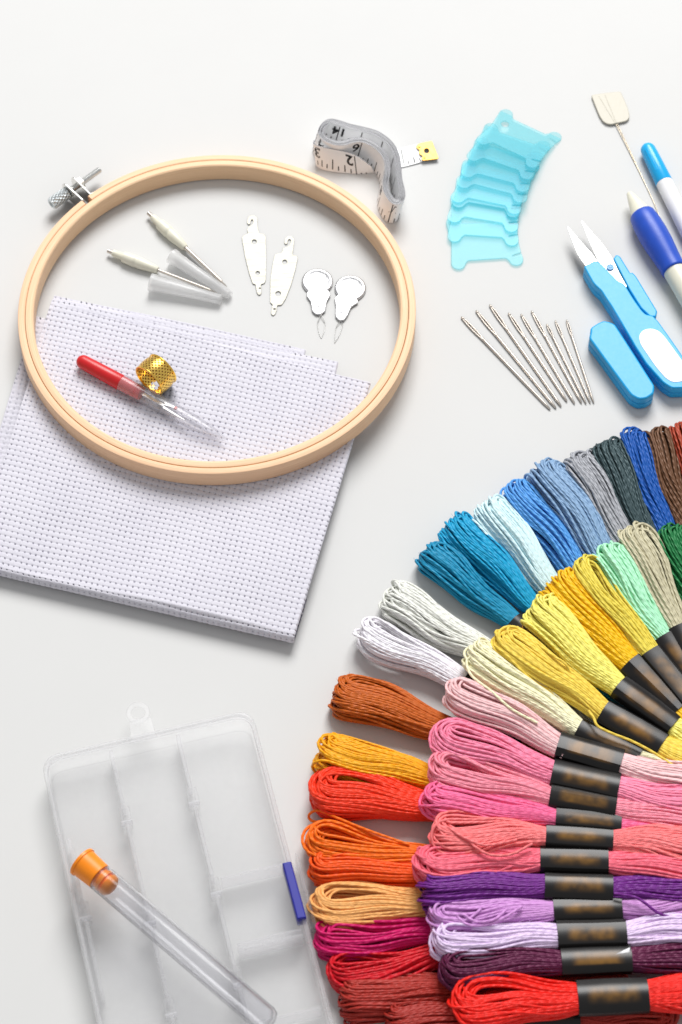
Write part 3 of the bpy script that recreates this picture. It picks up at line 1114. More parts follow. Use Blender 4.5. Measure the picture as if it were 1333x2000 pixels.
def bobbin_outline():
    a, b, r = 9.3, 7.4, 2.35
    pts = []

    def arc(cx, cy, q0, q1):
        for q in np.linspace(rad(q0), rad(q1), 12):
            pts.append((cx + r * math.cos(q), cy + r * math.sin(q)))
    arc(-a, -b, 165, 350)
    pts.append((-a + r + .9, -b + .6))
    pts.append((a - r - .9, -b + .6))
    arc(a, -b, 190, 375)
    pts.extend([(a + r - .35, -b + 2.0), (a - 1.0, -b + 1.2), (a - .95, -b + 1.45), (a + r - .42, -b + 2.3)])
    pts.extend([(a + r - .9, 0), (a + r - .42, b - 2.3), (a - .95, b - 1.45), (a - 1.0, b - 1.2), (a + r - .35, b - 2.0)])
    arc(a, b, -15, 170)
    pts.append((a - r - .9, b - .6))
    pts.append((-a + r + .9, b - .6))
    arc(-a, b, 10, 195)
    pts.append((-a - r + .9, 0))
    return pts


bo = bobbin_outline()
for i, (bl, brr, z, lab) in enumerate(bobs):
    p, q = W(860 + BK * bl[0], 200 + BK * bl[1], z), W(860 + BK * brr[0], 200 + BK * brr[1], z)
    e1 = (q - p)
    L_ = np.linalg.norm(e1)
    e1 /= L_
    hz = np.array([-e1[1], e1[0], 0])
    hz /= np.linalg.norm(hz)
    dep = 14.8
    ang = math.atan2((.35 + .02 * i) - z, dep)
    e2 = hz * math.cos(ang) + np.array([0, 0, math.sin(ang)])
    e3 = np.cross(e1, e2)
    v, f = plate(bo, [circle((-7.2, 3.2), 1.35, 18)] if i == 0 else [], 0, .5, .16)
    sc = L_ / 18.6
    o = p + e1 * L_ / 2 + e2 * 7.4
    P = o + v[:, :1] * sc * e1 + (v[:, 1:2] + (v[:, 1:2] + 7.4) * .11) * e2 + v[:, 2:3] * e3
    P[:, 2] += .1
    tag(obj('floss_bobbin', P, f, M['aqua'], None), lab, 'bobbin card', 'aqua floss bobbins in a spread stack')

# ------------------------------------------------------------------ long wire threader with a plastic tab
wt = empty('wire_threader', (*W2(1190, 212), 0), 'long fine wire threader with a cream plastic tab beside the blue capped pen', 'needle threader')
tabp = [(425, 128), (460, 220), (505, 330), (540, 385), (575, 408), (620, 416), (700, 398), (770, 382), (798, 355), (800, 320), (785, 260), (755, 185), (712, 92), (560, 108)]
v, f = plate(rounded([W2(1070 + .2 * a, 160 + .2 * b, .9) for a, b in tabp], .7, 3), [], .35, 1.0, .2)
tab = obj('tab', v, f, M['offwhite'], wt)
for q0, q1 in (((500, 140), (660, 405)), ((560, 130), (672, 400))):
    wire('crease', [W(1070 + .2 * q0[0], 160 + .2 * q0[1], .98), W(1070 + .2 * q1[0], 160 + .2 * q1[1], .98)], .1, M['offwhite'], tab)
for dx in (-8, 10):
    pts = catmull([W(1070 + .2 * (668 + dx), 160 + .2 * 402, .6), W(1070 + .2 * (745 + dx * .8), 160 + .2 * 560, .5), W(1070 + .2 * (900 + dx * .3), 160 + .2 * 880, .35), W(1070 + .2 * 1060, 160 + .2 * 1230, .3), W(1303, 465, .3), W(1360, 600, .3)], 6)
    wire('wire', pts, .14, M['wire'], wt, sides=6)

# ------------------------------------------------------------------ fabric marker pen
z = 3.0
P0, P1 = W(1264.5, 289, z), W(1424, 613, z)
pn = empty('marker_pen', (*P0[:2], 0), 'slim white marker pen with a bright blue rounded cap at the right edge', 'pen')
ax_, _, _, _ = frame(P0, P1)
c1 = float(np.dot(W(1298, 357, z) - P0, ax_))
prof = [(-1.6 + 2.6 * (1 - math.cos(q)), 2.6 * math.sin(q)) for q in np.linspace(.02, 1.45, 9)] + [(3, 2.72), (c1 - .2, 2.95), (c1, 2.85), (c1, 0)]
v, f, uv = lathe(P0, P1, prof, 36)
cap = obj('cap', v, f, M['capblue'], pn)
a, u, w, _ = frame(P0, P1)
v, f = plate(rounded([(1.5, -.55), (c1 - 4, -.55), (c1 - 4, .55), (1.5, .55)], .5, 4), [], 2.5, 2.92, .1)
dirr = (w * .86 - u * .5)
dirr /= np.linalg.norm(dirr)
sid = np.cross(a, dirr)
obj('clip', P0 + v[:, :1] * a + v[:, 1:2] * sid + v[:, 2:3] * dirr, f, M['capblue'], cap)
v, f, uv = lathe(P0, P1, [(c1 + .05, 2.6), (c1 + .1, 2.85), (c1 + 50, 2.9), (c1 + 51, 2.3)], 36)
obj('barrel', v, f, M['white'], pn)

# ------------------------------------------------------------------ punch pen with blue grip
z = 5.0
P0, P1 = W(1230, 378, z), W(1420, 706, z)
pp = empty('punch_pen', (*P0[:2], 0), 'thick ivory punch pen with a dark blue rubber grip and pointed nose', 'punch pen')
ax_, pu, pw, _ = frame(P0, P1)
da = lambda x, y: float(np.dot(W(x, y, z) - P0, ax_))
g0, g1 = da(1254, 417), da(1311, 531)
v, f, uv = lathe(P0, P1, [(-.3, .5), (-.2, .95), (.3, 1.15), (g0 * .5, 2.35), (g0 - .3, 3.4), (g0 + .6, 3.7), (g0 + .6, 0)], 36)
obj('nose', v, f, M['ivory'], pp)
gl = g1 - g0
v, f, uv = lathe(P0, P1, [(g0, 3.4), (g0 + .15, 3.95), (g0 + .8, 4.35), (g0 + gl * .15, 4.75), (g0 + gl * .35, 5.0), (g0 + gl * .55, 4.85), (g0 + gl * .78, 4.35), (g0 + gl * .9, 4.15), (g0 + gl * .97, 4.25), (g1 - .1, 4.2), (g1 + .1, 3.9)], 48)
obj('grip', v, f, M['grip'], pp, smooth=60)
v, f, uv = lathe(P0, P1, [(g1 - .5, 3.75), (g1 + 45, 3.85), (g1 + 46, 3.2)], 36)
bar = obj('barrel', v, f, M['ivory'], pp)
tv, tf = text_mesh('LS', 2.2)
t0 = da(1331, 577)
an = rad(100) + (tv[:, 0] - tv[:, 0].min()) / -3.85
rr = 3.88
Pt = P0 + ax_ * (t0 - tv[:, 1:2]) + (pu * np.cos(an)[:, None] + pw * np.sin(an)[:, None]) * rr
obj('lettering', Pt, tf, M['ink'], bar, smooth=0)

# ------------------------------------------------------------------ thread snips and their sheath
NK = .185


def nz7(pts, z):
    return [W2(1133 + NK * a, 440 + NK * b, z) for a, b in pts]


sn = empty('thread_snips', (*W2(1250, 620), 0), 'sky blue thread snips with open steel blades and a white oval on the handle', 'snips')
bodyp = [(40, 432), (165, 367), (215, 395), (330, 510), (405, 588), (455, 605), (490, 645), (560, 760), (650, 890), (700, 940), (770, 950), (830, 1012), (950, 1180), (1081, 1370), (1180, 1520), (1215, 1610), (1190, 1680), (1110, 1715), (970, 1718), (880, 1660), (700, 1460), (590, 1290), (440, 1035), (330, 850), (275, 770), (225, 690), (185, 655), (140, 610)]
ot = nz7(bodyp, 6.2)
v, f = plate(rounded(ot, .8, 4), [], 3.0, 6.2, .45)
obj('handle', v, f, M['blue'], sn, smooth=50)
cen = np.mean(ot, 0)
v, f = plate(rounded([np.array(p) for p in ot], .8, 4), [], .2, 2.9, .45)
obj('lower_shell', v, f, M['blue'], sn, smooth=50)
arm = [(350, 352), (385, 304), (425, 322), (535, 502), (552, 492), (590, 525), (820, 905), (806, 968), (740, 965), (640, 870), (515, 670)]
v, f = plate(rounded(nz7(arm, 4.6), .7, 4), [], .3, 4.6, .5)
obj('spring_arm', v, f, M['blue'], sn, smooth=50)
ov = [(622, 1175), (650, 1120), (700, 1095), (760, 1090), (830, 1112), (895, 1175), (1081, 1430), (1135, 1520), (1140, 1590), (1100, 1640), (1040, 1655), (975, 1655), (905, 1612), (800, 1490), (640, 1255)]
v, f = plate(rounded(nz7(ov, 6.3), 1.5, 5), [], 6.0, 6.36, .1)
obj('oval_sticker', v, f, M['white'], sn, smooth=40)


def z2(pts, z):
    return [W2(1070 + .2 * a, 160 + .2 * b, z) for a, b in pts]


b1 = [(190, 1402), (235, 1540), (290, 1680), (330, 1740), (420, 1860), (520, 1800), (480, 1740), (440, 1680), (330, 1560)]
v, f = plate(z2(b1, 4.9), [], 4.4, 4.9, .12)
obj('blade', v, f, M['blade'], sn, smooth=30)
b2 = [(322, 1348), (345, 1362), (520, 1560), (560, 1610), (640, 1730), (700, 1860), (772, 1990), (770, 2030), (745, 2035), (600, 1890), (490, 1745), (420, 1590), (370, 1470)]
v, f = plate(z2(b2, 5.4), [], 4.95, 5.4, .12)
obj('blade', v, f, M['blade'], sn, smooth=30)
pc = W(1070 + .2 * 611, 160 + .2 * 1812, 5.5)
v, f, uv = lathe(pc - [0, 0, .3], pc + [0, 0, 1], [(0, 1.3), (.5, 1.3), (.75, 1.15), (.75, .85), (.6, .75), (.6, .5), (.8, .4), (.8, 0)], 24)
obj('pivot', v, f, M['screwblue'], sn)

shp = [(112, 1080), (180, 1035), (250, 1002), (325, 1020), (372, 1042), (450, 1160), (720, 1582), (790, 1690), (782, 1775), (705, 1828), (620, 1836), (540, 1792), (480, 1715), (98, 1192), (112, 1130)]
so = rounded(nz7(shp, 6.4), .9, 4)
shh = empty('blade_sheath', (*W2(1212, 712), 0), 'sky blue plastic blade sheath lying left of the snips handle', 'sheath')
v, f = plate(so, [], 3.2, 6.4, .6)
obj('upper_shell', v, f, M['blue'], shh, smooth=50)
v, f = plate(so, [], .15, 3.1, .6)
obj('lower_shell', v, f, M['blue'], shh, smooth=50)

# ------------------------------------------------------------------ hand needles in a fan
nd = [((120, 225), (608, 733), .46, .25, 'longest needle, leftmost of the fan of nine'), ((200, 190), (640, 727), .46, .26, 'second needle from the left of the fan of nine'),
      ((275, 158), (668, 717), .46, .25, 'needle whose eye reaches highest, third from the left of the fan'), ((378, 203), (700, 690), .44, .28, 'fourth needle from the left of the fan, ending a little short'),
      ((447, 210), (742, 702), .42, .28, 'middle needle of the fan of nine'), ((505, 192), (780, 698), .42, .29, 'needle with a long narrow eye right of the middle of the fan'),
      ((588, 265), (805, 702), .36, .17, 'shorter needle third from the right of the fan'), ((635, 245), (828, 698), .36, .22, 'slender needle second from the right of the fan'),
      ((697, 242), (847, 698), .36, .2, 'slender needle at the right end of the fan, steepest of all')]
for e, t, r, ef, lab in nd:
    r *= 1.15
    p0, p1 = W(860 + .355 * e[0], 540 + .355 * e[1], .5), W(860 + .355 * t[0], 540 + .355 * t[1], .45)
    a, u, w, L_ = frame(p0, p1)
    el = L_ * ef
    t_ = np.linspace(0, 1, 26)
    n_ = len(t_)
    prt = []
    for sg in (1, -1):
        bow = np.sin(np.pi * np.clip(t_, 0, 1)) ** .6 * (r * .85)
        pts = p0 + a * (t_ * el)[:, None] + u * (sg * bow)[:, None]
        rr_ = np.full((1, n_), r * .52)
        rr_[0, -4:] = r * np.array([.6, .7, .85, .95])
        vv, ff, _ = tubes(pts[None], rr_, np.array([[0, 0, 1.0]]), 8)
        prt.append((vv, ff))
    vv, ff, _ = lathe(p0 + a * (el - .8), p1, [(0, r * .5), (.5, r * .95), (3, r * 1.0), ((L_ - el) * .6, r), (L_ - el - 2.2, r * .92), (L_ - el + .2, r * .6), (L_ - el + .8, .06)], 14)
    prt.append((vv, ff))
    vv, ff, _ = lathe(p0 - a * .35, p0 + a * 1.2, [(0, .05), (.2, r * .6), (.7, r * .82), (1.2, r * .8), (1.5, r * .4)], 12)
    prt.append((vv, ff))
    V, F = join(prt)
    tag(obj('sewing_needle', V, F, M['needle'], None, smooth=50), lab, 'needle', 'sewing needles laid in a fan')

# ------------------------------------------------------------------ compartment box
BH = 10.0
TLc, TRc = W2(78, 1478, BH), W2(492, 1383, BH)
bx = (TRc - TLc)
BW = np.linalg.norm(bx)
bx /= BW
by = np.array([bx[1], -bx[0]])                # towards the viewer
BD = 108.0
box = empty('compartment_box', (*(TLc + bx * BW / 2 + by * BD / 2), 0), 'frosted clear plastic compartment box with a blue latch and a hanging tab', 'storage box')


def bl(x, y):
    return TLc + bx * x + by * y


def brect(x0, y0, x1, y1, r, n=8):
    return rounded([bl(x0, y0), bl(x1, y0), bl(x1, y1), bl(x0, y1)], r, n)


v, f = plate(brect(.6, .6, BW - .6, BD - .6, 5), [], BH - 1.5, BH - .6, .3)
obj('lid', v, f, M['box'], box)
v, f = plate(brect(0, 0, BW, BD, 6), [brect(1.4, 1.4, BW - 1.4, BD - 1.4, 5.0)], BH - 2.6, BH, .7)
obj('lid_rim', v, f, M['boxedge'], box, smooth=60)
v, f = plate(brect(.9, .9, BW - .9, BD - .9, 5.2), [brect(1.8, 1.8, BW - 1.8, BD - 1.8, 4.4)], .2, BH - 2.7, .2)
tray = obj('tray_wall', v, f, M['box'], box)
v, f = plate(brect(1.9, 1.9, BW - 1.9, BD - 1.9, 4), [], .2, 1.0, .2)
obj('tray_floor', v, f, M['box'], box)


def to_box(px, py, z=BH - 2):
    p = W2(px, py, z) - TLc
    return float(p @ bx), float(p @ by)


def wall(x0, y0, x1, y1, th=.55, name='divider'):
    p, q = bl(x0, y0), bl(x1, y1)
    d = (q - p) / np.linalg.norm(q - p)
    n = np.array([-d[1], d[0]]) * th
    v, f = plate([p - n, q - n, q + n, p + n], [], 1.1, BH - 1.7, .15)
    return obj(name, v, f, M['boxedge'], box)


x1, _ = to_box(238, 1560)
x2, _ = to_box(378, 1560)
y1 = to_box(250, 1612)[1]
for xx, stops in ((x1, (2.2, y1 - 4, y1 + 28, y1 + 56, BD - 2.2)), (x2, (2.2, y1 - 5, y1 + 24, y1 + 52, BD - 2.2)), (1.9 + 1.2, (y1, y1 + 22, y1 + 48))):
    for k in range(len(stops) - 1):
        g0_ = 0 if k == 0 else 2.6
        wall(xx, stops[k] + g0_, xx, stops[k + 1] - 2.6 if k < len(stops) - 2 else stops[k + 1])
    for yy in stops[1:-1]:
        v, f = plate(brect(xx - 1.6, yy - 2.0, xx + 1.6, yy + 2.6, .5, 3), [brect(xx - .8, yy - 1.2, xx + .8, yy + 1.8, .3, 3)], 1.1, BH - 1.6, .12)
        obj('divider_slot', v, f, M['box'], box)
        v, f = plate(brect(xx - 1.7, yy + 2.4, xx + 1.7, yy + 2.95, .2, 2), [], BH - 4.5, BH - 1.65, .1)
        obj('divider_stop', v, f, M['whiteclear'], box)
ya = to_box(480, 1706)[1]
yb = to_box(510, 1846)[1]
for yy in (ya, ya + 20.5, yb, yb + 22):
    wall(x2 + 2.2, yy, BW - 2.2, yy, .4)
# hanging tab
tcx, tcy = to_box(270, 1392, 6)
cc = bl(tcx, tcy)
v, f = plate(circle(cc, 3.6, 32), [circle(cc, 2.0, 28)], 5.2, 6.4, .4)
v2, f2 = plate([bl(tcx - 3.4, tcy + 2.2), bl(tcx + 3.4, tcy + 2.2), bl(tcx + 3.9, .3), bl(tcx - 3.9, .3)], [], 5.25, 6.35, .3)
V, F = join([(v, f), (v2, f2)])
obj('hang_tab', V, F, M['box'], box)
# latch
l0 = to_box(561, 1684, BH + .5)[1]
l1 = to_box(588, 1796, BH + .5)[1]
v, f = plate(rounded([bl(BW - 2.2, l0 - 2.6), bl(BW + 2.2, l0 - 1.4), bl(BW + 2.4, l1 + .8), bl(BW - 2.2, l1 + 3)], .8), [], 1.2, 4.8, .3)
obj('latch_mount', v, f, M['boxedge'], box)
v, f = plate(rounded([bl(BW - 2.9, l0), bl(BW - .3, l0 + .1), bl(BW - .1, l1), bl(BW - 2.8, l1 - .2)], .4), [], 5.5, BH + .9, .4)
obj('latch', v, f, M['latch'], box)
v, f = plate(rounded([bl(BW + 1.6, l0 - 3), bl(BW + 2.3, l0 - 2.2), bl(BW + 2.3, l1 + 1.6), bl(BW + 1.7, l1 + 2.6)], .3), [], 1.5, BH - 1, .2)
obj('latch_guard', v, f, M['box'], box)

# ------------------------------------------------------------------ clear tube with orange stopper, on the box
RT = 4.0
z = BH + .05 + RT
P0, P1 = W(164, 1686, z + .5), W(531, 2001, z)
tu = empty('needle_tube', (*((P0 + P1) / 2)[:2], BH), 'clear tube with a ribbed orange stopper lying across the box lid', 'tube')
a, u, w, L_ = frame(P0, P1)
m0 = 6.3
prof_o = [(m0, RT - .15), (m0 + .15, RT), (L_ - 2.5, RT), (L_ - .9, RT * .86), (L_ - .2, RT * .5), (L_, .02)]
prof_i = [(L_ - .9, .02), (L_ - 1.2, RT * .45), (L_ - 2.0, RT * .72), (L_ - 3, RT - .55), (m0, RT - .5), (m0, RT - .15)]
v, f, uv = lathe(P0, P1, prof_o + prof_i, 48, close=False)
obj('tube_wall', v, f, M['glass'], tu, smooth=50)
prof = [(-1.1, 0), (-1.1, 4.35), (-.9, 4.6), (-.2, 4.6), (0, 4.3), (m0 - .2, 3.95), (m0, 3.75), (m0, 3.0), (m0 + .8, 2.9), (m0 + 1.3, 3.42), (m0 + 2.2, 3.42), (m0 + 2.5, 2.7), (m0 + 3.0, 2.7), (m0 + 3.2, 3.4), (m0 + 4.3, 3.2), (m0 + 5.2, 2.2), (m0 + 5.4, 0)]
v, f, uv = lathe(P0, P1, prof, 40)
obj('stopper', v, f, M['orange'], tu, smooth=40)

# ------------------------------------------------------------------ embroidery floss
SR = .42        # strand radius


def sstep(x, a, b):
    t = np.clip((x - a) / (b - a), 0, 1)
    return t * t * (3 - 2 * t)


def half_skein(rng, waist, tip, wt_, ht, ww, hw, phi, hole, floor, bend=0.0, twist=0.0, messy=1.0, nst=20, nturn=11):
    """loops of floss running from the paper band to the rounded end -> (m, n, 3) strand centre lines and their normals"""
    U = tip - waist
    L = np.linalg.norm(U)
    U = U / L
    Vv = np.array([-U[1], U[0], 0])
    Vv /= np.linalg.norm(Vv)
    N = np.cross(U, Vv)
    A, B, a, b = wt_ / 2, ht / 2, ww / 2, hw / 2
    cph, sph = math.cos(phi), math.sin(phi)
    De, Ee = math.hypot(A * cph, B * sph), math.hypot(A * sph, B * cph)
    De0, Ee0 = math.hypot(a * cph, b * sph), math.hypot(a * sph, b * cph)
    sp = SR * 1.9
    J = max(4, int(round(2 * Ee / sp)))
    loops = []
    for j in range(J):
        ej = (-1 + 2 * (j + .5) / J) * (Ee - SR * .6)
        cj = math.sqrt(max(.12, 1 - (ej / Ee) ** 2 * .85))
        dm = De * cj - SR
        hj = hole * (.55 + .45 * cj)
        k = 0
        while k < 6 and (k == 0 or dm - k * sp * .95 > hj + SR * .6):
            loops.append((ej, dm - k * sp * .95, k, min(hj, max(.2, dm - k * sp * .95 - .2)), cj))
            k += 1
    m = len(loops)
    E, D0, K, H, C = (np.array(q)[:, None] for q in zip(*loops))
    rn = lambda s: rng.normal(0, s, (m, 1))
    E = E + rn(.16 * messy)
    D0 = np.maximum(.5, D0 + rn(.18 * messy))
    utip = L - SR - K * sp * 1.1 - (1 - C) * rng.uniform(3.0, 4.5) + rn(.5 * messy)
    ru = np.maximum(1.0, D0 * rng.uniform(.95, 1.35, (m, 1)))
    uc = np.maximum(utip - ru, L * .35)
    ru = utip - uc
    u0 = -3.0
    tt = np.linspace(0, 1, nst)[None, :]
    us = u0 + (uc - u0) * tt
    th = np.linspace(0, math.pi, nturn)[None, 1:-1]
    ut = uc + ru * np.sin(th)
    u = np.concatenate([us, ut, us[:, ::-1]], 1)
    sg = np.concatenate([np.ones_like(us), np.cos(th) * np.ones((m, 1)), -np.ones_like(us)], 1)
    un = np.clip(u / L, 0, 1)
    f1 = np.sin(np.clip(un / .8, 0, 1) * math.pi / 2) ** 1.15
    f2 = sstep(un, .25, .85)
    mag = (D0 - H) * (De0 / max(De - hole, .6) * (1 - f1) + f1) + H * f2
    d = sg * mag
    e = E * (Ee0 / Ee * (1 - f1) + f1)
    # waviness, slow along the strand and different for the two legs
    tau = np.linspace(0, 1, u.shape[1])[None, :]
    for arr, amp in ((d, .26), (e, .30)):
        for q in range(3):
            arr += rng.normal(0, amp * messy / (1 + .5 * q), (m, 1)) * np.sin(tau * rng.uniform(4, 9 + 5 * q, (m, 1)) + rng.uniform(0, 6.28, (m, 1))) * (.35 + .65 * f1)
    ph = phi + twist * (1 - un) + rng.normal(0, .22 * messy, (m, 1)) * f1
    cp_, sp_ = np.cos(ph), np.sin(ph)
    vv = d * cp_ - e * sp_
    ww_ = d * sp_ + e * cp_
    la, lb = (a * (1 - f1) + (A + .6) * f1) - SR, (b * (1 - f1) + (B + .6) * f1) - SR
    q = np.sqrt((np.abs(vv) / la) ** 2.3 + (np.abs(ww_) / lb) ** 2.3 + 1e-9) ** (2 / 2.3)
    sc = np.where(q > .9, (.9 + .1 * np.tanh((q - .9) / .25)) / q, 1.0)
    wv = rng.uniform(0, 6.28)
    vv, ww_ = vv * sc + bend * np.sin(np.pi * un) + .55 * messy * np.sin(2 * np.pi * un + wv) * np.sin(np.pi * np.clip(un, 0, 1)), ww_ * sc
    P = waist + u[..., None] * U + vv[..., None] * Vv + ww_[..., None] * N
    lo = floor + SR
    zz = P[..., 2]
    P[..., 2] = np.where(zz < lo + .8, lo + .8 * np.exp(np.minimum((zz - lo - .8) / .8, 0)), zz)
    ref = (-sp_)[..., None] * Vv + cp_[..., None] * N
    return P, ref


BANDL = []


def skein(key, label, color, tip, w0, w1, tip2, wpx, wwpx, zt, zw, ht, phi, hole, row, bend=0, twist=0, messy=1.0, loose=(), emblem=False, floor=0.0, seed=0, zw2=None, zt2=None):
    rng = np.random.default_rng(1000 + seed)
    T, A_, B_ = W(*tip, zt), W(*w0, zw), W(*w1, zw if zw2 is None else zw2)
    if tip2 is None:
        d = (B_ - A_) / np.linalg.norm(B_ - A_)
        T2 = B_ + d * np.linalg.norm(T - A_) * .8
    else:
        T2 = W(*tip2, zt if zt2 is None else zt2)
    # widths across the strand direction, from the photograph's scale
    dd = (A_ - T)[:2] / np.linalg.norm((A_ - T)[:2])
    k = 6.2 * math.hypot(dd[1], dd[0] * .86)
    wt_, ww_ = wpx * 1.07 / k, wwpx * .86 / k
    hw = min(ww_ * .72, 5.6)
    root = empty('floss_skein', (*((A_ + B_) / 2)[:2], 0 if row == 'r' else 5), label, 'floss skein', 'floss skeins fanned out over the table')
    P, ref = half_skein(rng, A_, T, wt_, ht, ww_, hw, rad(20 + (phi - 20) * .62), hole, floor, bend, rad(twist), messy)
    P2, ref2 = half_skein(rng, B_, T2, wt_ * .95, ht, ww_, hw, rad(rng.uniform(20, 70)), 1.0, floor, 0, rad(rng.uniform(-40, 40)), messy)
    m1 = len(P)
    v1, f1, u1 = tubes(P, SR * rng.uniform(.98, 1.16, (m1, 1)) * np.ones((1, P.shape[1])), ref, 6)
    v2, f2, u2 = tubes(P2, SR * 1.08, ref2, 6)
    u2 = u2 + np.array([m1, 0])
    V = np.concatenate([v1, v2])
    F = np.concatenate([f1, f2 + len(v1)])
    # a little fuzz: short stray fibres standing off the strands
    nh = 150
    pi, pj = rng.integers(0, m1, nh), rng.integers(4, P.shape[1] - 4, nh)
    b0 = P[pi, pj]
    tg = P[pi, pj + 1] - P[pi, pj - 1]
    tg /= np.linalg.norm(tg, axis=1, keepdims=True)
    d1 = rng.normal(0, 1, (nh, 3))
    d1[:, 2] = np.abs(d1[:, 2])
    d1 /= np.linalg.norm(d1, axis=1, keepdims=True)
    ln = rng.uniform(1.0, 2.6, (nh, 1))
    H = np.stack([b0 + d1 * SR * .8, b0 + d1 * (SR + .3) + tg * ln * .4, b0 + d1 * (SR + .55 * ln * .5) + tg * ln * .8, b0 + d1 * (SR + .3 * ln) + tg * ln], 1)
    H[..., 2] = np.maximum(H[..., 2], .1)
    v3, f3, u3 = tubes(H, .035, rng.normal(0, 1, (nh, 3)), 3)
    u3 = u3 + np.array([m1 + len(P2), 0])
    F = np.concatenate([F, f3 + len(V)])
    V = np.concatenate([V, v3])
    u2 = np.concatenate([u2, u3])
    mt = thread_mat(key + ' cotton', color)
    obj('thread_bundle', V, F, mt, root, smooth=180, uv=np.concatenate([u1, u2]))
    for pts in loose:
        q = catmull([W(*p) for p in pts], 10)
        vv, ff, uu = tubes(q[None], SR, np.array([[0, 0, 1.0]]), 8)
        obj('loose_thread', vv, ff, mt, root, smooth=180, uv=uu + np.array([99 + len(pts), 0]))
    # the paper band
    a, u, w, L = frame(A_, B_)
    n = 14
    an = np.linspace(0, 2 * np.pi, n, endpoint=False) + rng.uniform(-.14, .14, n)
    crease = 1 + .035 * np.cos(an * 3 + rng.uniform(0, 6)) + .025 * np.cos(an * 5 + rng.uniform(0, 6)) + .015 * np.cos(an * 8 + rng.uniform(0, 6))
    ea, eb = ww_ / 2 + .25, hw / 2 + .3
    pw_ = 2.6
    ca, sa = np.cos(an), np.sin(an)
    xx = ea * np.sign(ca) * np.abs(ca) ** (2 / pw_) * crease
    yy = eb * np.sign(sa) * np.abs(sa) ** (2 / pw_) * crease
    V, F, UV = [], [], []
    ns = 8
    skew = rng.uniform(-.25, .25)
    for o_, sh in ((1, 0), (0, .22)):
        for i in range(ns + 1):
            t = i / ns if o_ else 1 - i / ns
            dent = 1 + .02 * math.sin(t * 5 + seed)
            for q in range(n):
                V.append(A_ + a * (t * L + skew * yy[q] * .15) + u * (xx[q] * dent - np.sign(xx[q]) * sh) + w * (yy[q] * dent - np.sign(yy[q]) * sh))
    rows = 2 * (ns + 1)
    for i in range(rows):
        i2 = (i + 1) % rows
        t0 = (i / ns) if i <= ns else (2 * ns + 1 - i) / ns
        t1 = (i2 / ns) if i2 <= ns else (2 * ns + 1 - i2) / ns
        for q in range(n):
            q2 = (q + 1) % n
            F.append((i * n + q, i * n + q2, i2 * n + q2, i2 * n + q))
            UV += [(t0, q / n), (t0, (q + 1) / n), (t1, (q + 1) / n), (t1, q / n)]
    band = obj('paper_band', V, F, M['band'], root, uv=UV, smooth=27)
    if key == 'plum':
        q = [W(1202, 1864, 14.6), W(1231, 1850, 14.9), W(1229, 1866, 14.4)]
        vv = np.array(q + [p - np.array([0, 0, .15]) for p in q])
        obj('torn_corner', vv, [(0, 2, 1), (3, 4, 5), (0, 1, 4, 3), (1, 2, 5, 4), (2, 0, 3, 5)], M['white'], band, smooth=0)
    if emblem:
        # round gold printed ring near the band's outer end, on its upper back side
        ctr = A_ + a * (L * .26) - u * 0 + w * (eb * 1.06)
        prt = []
        for rr_, wd, q0, q1 in ((1.35, .3, .6, 6.6), (.7, .28, -1.2, 3.2)):
            qs = np.linspace(q0, q1, 26)
            pts = np.stack([ctr + a * (rr_ * math.cos(q)) + u * (rr_ * math.sin(q)) + w * (.06 - .03 * (rr_ * math.sin(q)) ** 2) for q in qs])
            vv, ff, _ = tubes(pts[None], wd / 2, w[None], 6)
            prt.append((vv, ff))
        vv, ff = join(prt)
        obj('emblem', vv, ff, M['goldink'], band, smooth=180)
    return root


